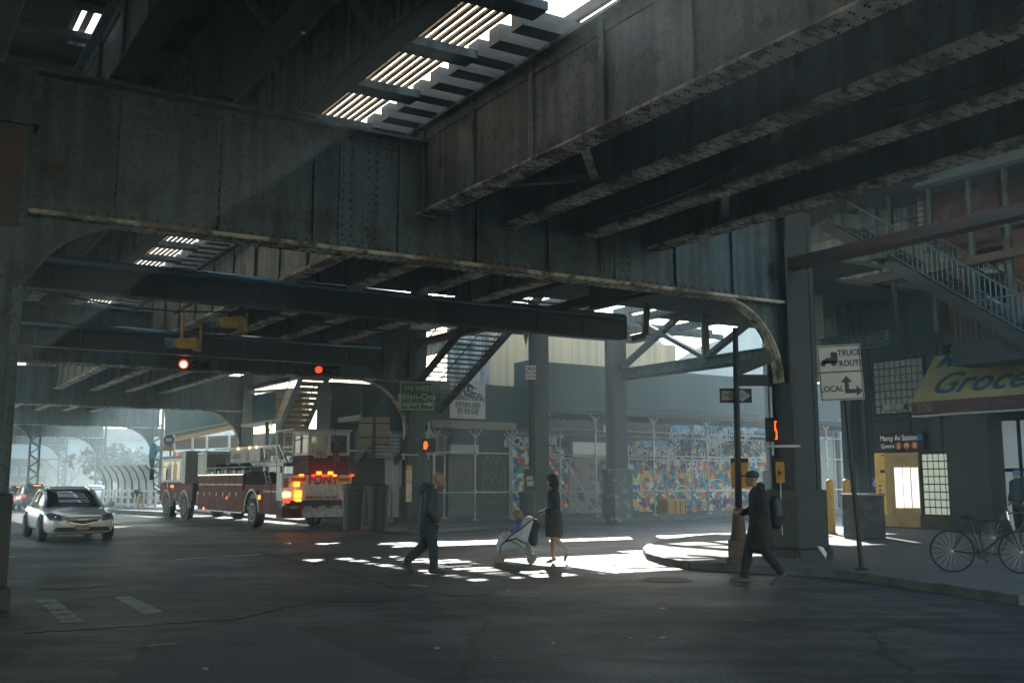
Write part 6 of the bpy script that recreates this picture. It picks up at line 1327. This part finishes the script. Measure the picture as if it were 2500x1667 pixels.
# traffic signals
def lamp_sig(px, py, D, r, label, cells, lit=0, n=3, tr=1.0):
    c = WD(px, py, D); e = empty('traffic_signal', c, facing(c), label, 'traffic signal'); w_ = r*2.3
    q = MB(); q.box(-r*1.15, w_*n-r*1.15, 0, .18, -r*1.2, r*1.2); q.build('housing', M['black'], e, bevel=.015)
    for i in range(n):
        Mx = Matrix.Translation((i*w_,0,0)) @ Matrix.Rotation(PI/2,4,'X'); q = MB(); q.lathe([(r*1.08,-.0),(r*1.08,.2),(r*1.04,.2),(r*1.04,0)], 20, M=Mx, cap=False); q.build('visor', M['black'], e)
        q = MB(); q.lathe([(r,.01),(r*.8,.04),(r*.3,.06)], 20, M=Mx); q.build('lens', GR if i == lit else M['glassd'], e, smooth=True)
        if i == lit: q = MB(); q.ball((0,-.045,0), r*.7*tr, 12, sc=(1,.3,1)); q.build('lamp', glow('lit lamp core', (1,.3,.12) if tr > .9 else (1,.22,.03), 4 if tr > .9 else 1.5), e, smooth=True)
    q = MB(); q.tube((w_,.1,r),(w_,.1,r+.8),.03); q.build('hanger', M['black'], e)
lamp_sig(448, 890, 30, .135, 'horizontal traffic signal with a bright red lamp above the silver sedan', 3)
lamp_sig(778, 903, 34, .12, 'traffic signal with a small red lamp above the fire truck', 3, tr=.5)
def side_sig(px, py, D, label):
    c = WD(px, py, D); e = empty('traffic_signal', c, facing(c)-.18, label, 'traffic signal', 'yellow signals seen from the side')
    q = MB(); q.box(-.05,.42,-.14,.14,-.13,.13); q.box(.3,.5,-.18,.6,-.15,.15); q.build('housing', M['yellow'], e, bevel=.03)
    for y in (0,): 
        q = MB(); q.lathe([(.13,0),(.14,.3),(.13,.3),(.12,0)], 16, M=Matrix.Translation((-.05,y,0)) @ Matrix.Rotation(-PI/2,4,'Y'), cap=False); q.build('visor', mat('teal visor', (.05,.16,.15), (.3,.3,.22), 4, (.5,.55), .5), e)
    for x in (.05, .55): q = MB(); q.tube((x,.1,.1),(x,.1,.95),.035); q.build('hanger', M['yellow'], e)
    q = MB(); q.beam((-.2,.1,.85),(1.1,-.9,1.35),.06,.06); q.build('mounting_bar', M['black'], e)
side_sig(437, 838, 27, 'yellow traffic signal seen from the side above the red lamp'); side_sig(546, 787, 25, 'higher yellow traffic signal seen from the side under the girder')
# bins left of the stroller
def bin_(loc, w_, h_, m, label, grp=None, lid=None):
    e = empty('litter_bin', loc, .3, label, 'bin', grp); q = MB(); q.lathe([(w_*.42,0),(w_*.5,h_*.9),(w_*.52,h_*.92)], 14); q.build('body', m, e); q = MB(); q.lathe([(w_*.54,h_*.92),(w_*.54,h_),(w_*.3,h_*1.06)], 14); q.build('lid', lid or m, e); return e
bin_(WZ(862, 1292, .12), .75, 1.35, M['black'], 'tall dark bin right of the fire truck'); bin_(WZ(922, 1294, .12), .7, 1.35, M['black'], 'dark bin beside the post of the blank sign')
bin_(WZ(1893, 1345, .13), .62, 1.0, M['steeld'], 'dark bin with a pale lid left of the big column base', lid=M['steel2'])
bin_(WZ(1288, 1288, .0)+Vector((0,0,.13)), .6, 1.1, M['black'], 'dark bin beside the column behind the stroller')
# bollards and stone block
for px, py, lab in ((2031,1303,'yellow bollard standing clear of the stone block'),(2072,1304,'yellow bollard half hidden by the stone block')):
    e = empty('bollard', WZ(px, py, .13), 0, lab, 'bollard', 'yellow bollards on the sidewalk'); q = MB(); q.lathe([(.11,0),(.11,1.45),(.09,1.52),(.04,1.55)], 16); q.build('post', M['yellow'], e, smooth=True); q = MB(); q.lathe([(.16,0),(.16,.03)], 16); q.build('collar', M['rust'], e)
e = empty('stone_block', WZ(2112, 1313, .13), -.35, 'dark worn stone block on the sidewalk by the elevator', 'block'); q = MB(); q.box(-.52,.52,-.4,.4,0,1.1); q.build('body', mat('dark stone', (.1,.095,.085), (.05,.05,.048), 3, (.4,.6), .85, bump=.6), e, bevel=.05); q = MB(); q.box(-.56,.56,-.44,.44,1.1,1.16); q.build('cap', mat('block cap', (.2,.21,.22), rough=.7), e, bevel=.02)
# dark stair column and bicycles on the right
e = empty('shop_pillar', FP(2388, 1310, 1.0), AF, 'thick dark pillar under the grocery awning with bicycles in front', 'pillar'); e.location.z = .13
ta_ = ft(2336, 1200, 1.0)[0]; tb_ = ft(2440, 1200, 1.0)[0]; hw = (tb_-ta_)/2; q = MB(); q.box(-hw,hw,-.3,.5,0,3.5); q.build('shaft', M['steeld'], e, bevel=.02); q = MB(); q.box(-hw-.06,hw+.06,-.36,.5,0,.3); q.build('base', M['black'], e, bevel=.02)
def bicycle(loc, rz, label, tilt=0.0):
    e = empty('bicycle', loc, rz, label, 'bicycle', 'bicycles chained on the sidewalk'); e.rotation_euler = (tilt, 0, rz)
    for x in (-.52, .52):
        q = MB(); q.path([(x+.335*math.cos(a), 0, .345+.335*math.sin(a)) for a in [k*PI/14 for k in range(29)]], .016, 6); w_ = q.build('wheel', M['rubber'], e)
        q = MB(); [q.tube((x,0,.345),(x+.32*math.cos(a),0,.345+.32*math.sin(a)),.002,n=3) for a in [k*PI/9 for k in range(18)]]; q.tube((x,-.04,.345),(x,.04,.345),.02); q.build('spokes', M['galv'], w_)
    q = MB(); bb_, sd_, hd_, rr, fr = (-.08,0,.3), (-.22,0,.82), (.36,0,.85), (-.52,0,.345), (.52,0,.345)
    for a, b in ((bb_,sd_),(bb_,(.39,0,.72)),(sd_,hd_),(bb_,rr),(sd_,rr),(hd_,fr)): q.tube(a, b, .016, n=8)
    q.build('frame', mat('dark bicycle frame', (.03,.035,.04), rough=.4), e)
    q = MB(); q.path([(.36,0,.85),(.34,0,1.0)],.014,6); q.path([(.26,-.28,1.02),(.36,-.1,1.0),(.36,.1,1.0),(.26,.28,1.02)],.013,6); q.build('handlebar', M['chrome'], e)
    q = MB(); q.ball((-.24,0,.9),.1,10,sc=(1.3,.7,.35)); q.tube((-.22,0,.8),(-.24,0,.88),.012); q.build('saddle', M['black'], e, smooth=True)
    q = MB(); q.lathe([(.09,-.01),(.09,.01)],16,M=Matrix.Translation((-.08,0,.3)) @ Matrix.Rotation(PI/2,4,'X')); q.tube((-.08,.04,.3),(.02,.04,.16),.01); q.tube((-.08,-.04,.3),(-.18,-.04,.44),.01); q.build('crank', M['black'], e)
bicycle(WZ(2412, 1398, .13), -.25, 'bicycle in front of the dark pillar with its wheel catching light'); bicycle(WZ(2478, 1352, .13), .3, 'second bicycle near the shop door right of the dark pillar')
# litter
e = empty('litter', WZ(2018, 1376, .13), .5, 'crumpled white and grey litter leaning at the foot of the big column', 'litter')
q = MB(); q.slab([(-.2,0,.32),(-.05,.02,.3),(.16,.04,.06),(.1,.02,.0)], .02, (0,1,.2)); q.build('card', M['white'], e); q = MB(); q.slab([(0,0,.1),(.15,.05,.34),(.2,.03,.12),(.1,0,.0)], .02, (.2,1,0)); q.build('bag', M['black'], e)
random.seed(5)
lm = mat('pale scrap', (.45,.45,.44), rough=.8)
for i in range(26):
    px, py = random.choice([(random.uniform(350,1500), random.uniform(1420,1640)), (random.uniform(1900,2450), random.uniform(1340,1430)), (random.uniform(1500,2300), random.uniform(1440,1560))])
    p = WZ(px, py, .13 if (py < 1395 and px > 1700) else 0); e = empty('paper_scrap', p, random.uniform(0,6), 'tiny pale scrap lying on the ground', 'litter', 'scraps on the ground'); s = random.uniform(.02,.06)
    q = MB(); q.slab([(-s,-s*.4,.004),(s,-s*.3,.004),(s*.8,s*.5,.012),(-s*.6,s*.4,.01)], .003, (0,0,1)); o = q.build('sheet', lm, e)
# broken twigs near the patch
e = empty('debris', WZ(400, 1580), 0, 'twigs and dark dirt at the edge of the asphalt patch', 'debris'); q = MB(); q.beam((-.3,0,.01),(.1,.15,.02),.015,.012); q.beam((-.25,.1,.01),(-.1,-.05,.02),.012,.01); q.beam((.5,.2,.01),(.9,.12,.02),.012,.01); q.build('twigs', M['tie'], e)
# subway disc and bundle near the truck nose
e = empty('station_marker', WD(413, 1074, 47), 0, 'round blue station marker above the fire truck cab', 'sign'); q = MB(); q.lathe([(.26,0),(.26,.05)], 20, M=Matrix.Rotation(PI/2,4,'X')); q.build('disc', mat('marker blue', (.08,.16,.25), rough=.5), e); q = MB(); q.box(-.14,.14,-.07,-.05,-.06,.08); q.build('symbol', M['white'], e); q = MB(); q.tube((.05,.1,-2.8),(.05,.1,-.2),.04); q.build('post', M['steeld'], e); q = MB(); q.box(-.25,.25,-.02,.02,-.5,-.32); q.build('plate', M['yellow'], e)
e = empty('tarpaulin_bundle', WD(374, 1110, 55), 0, 'teal tarpaulin bundle tied on the lattice column behind the truck', 'bundle'); q = MB(); limb(q, [(0,0,.5,.16),(.02,0,.2,.24),(-.05,0,-.1,.2)]); fuse(q, 'cover', mat('teal tarpaulin', (.02,.22,.3), rough=.6), e, .03); q = MB(); limb(q, [(-.05,0,-.25,.17),(-.03,0,-.6,.12)]); fuse(q, 'contents', M['black'], e, .03)

# ================================================================== HAZE
q = MB(); q.box(-160, 160, -40, 170, -1.5, 34); hz = q.build('haze', (lambda: 0)() or M['black']); tag(hz, kind='stuff')
hm = bpy.data.materials.new('haze'); hm.use_nodes = True; N = hm.node_tree; N.nodes.clear()
pv = N.nodes.new("ShaderNodeVolumePrincipled"); oo = N.nodes.new("ShaderNodeOutputMaterial"); N.links.new(pv.outputs[0], oo.inputs[1])
pv.inputs["Color"].default_value = (.68,.86,.92,1); pv.inputs["Density"].default_value = .0036; pv.inputs["Anisotropy"].default_value = .35
hz.data.materials.clear(); hz.data.materials.append(hm)

# lettering curves become real meshes
bpy.context.view_layer.update(); dg = bpy.context.evaluated_depsgraph_get()
for o in [o for o in SC.objects if o.type == 'FONT']:
    me = bpy.data.meshes.new_from_object(o.evaluated_get(dg)); n = bpy.data.objects.new('lettering', me); COL.objects.link(n)
    n.parent = o.parent; n.matrix_parent_inverse = o.matrix_parent_inverse; n.location = o.location; n.rotation_euler = o.rotation_euler; n.scale = o.scale
    bpy.data.objects.remove(o)
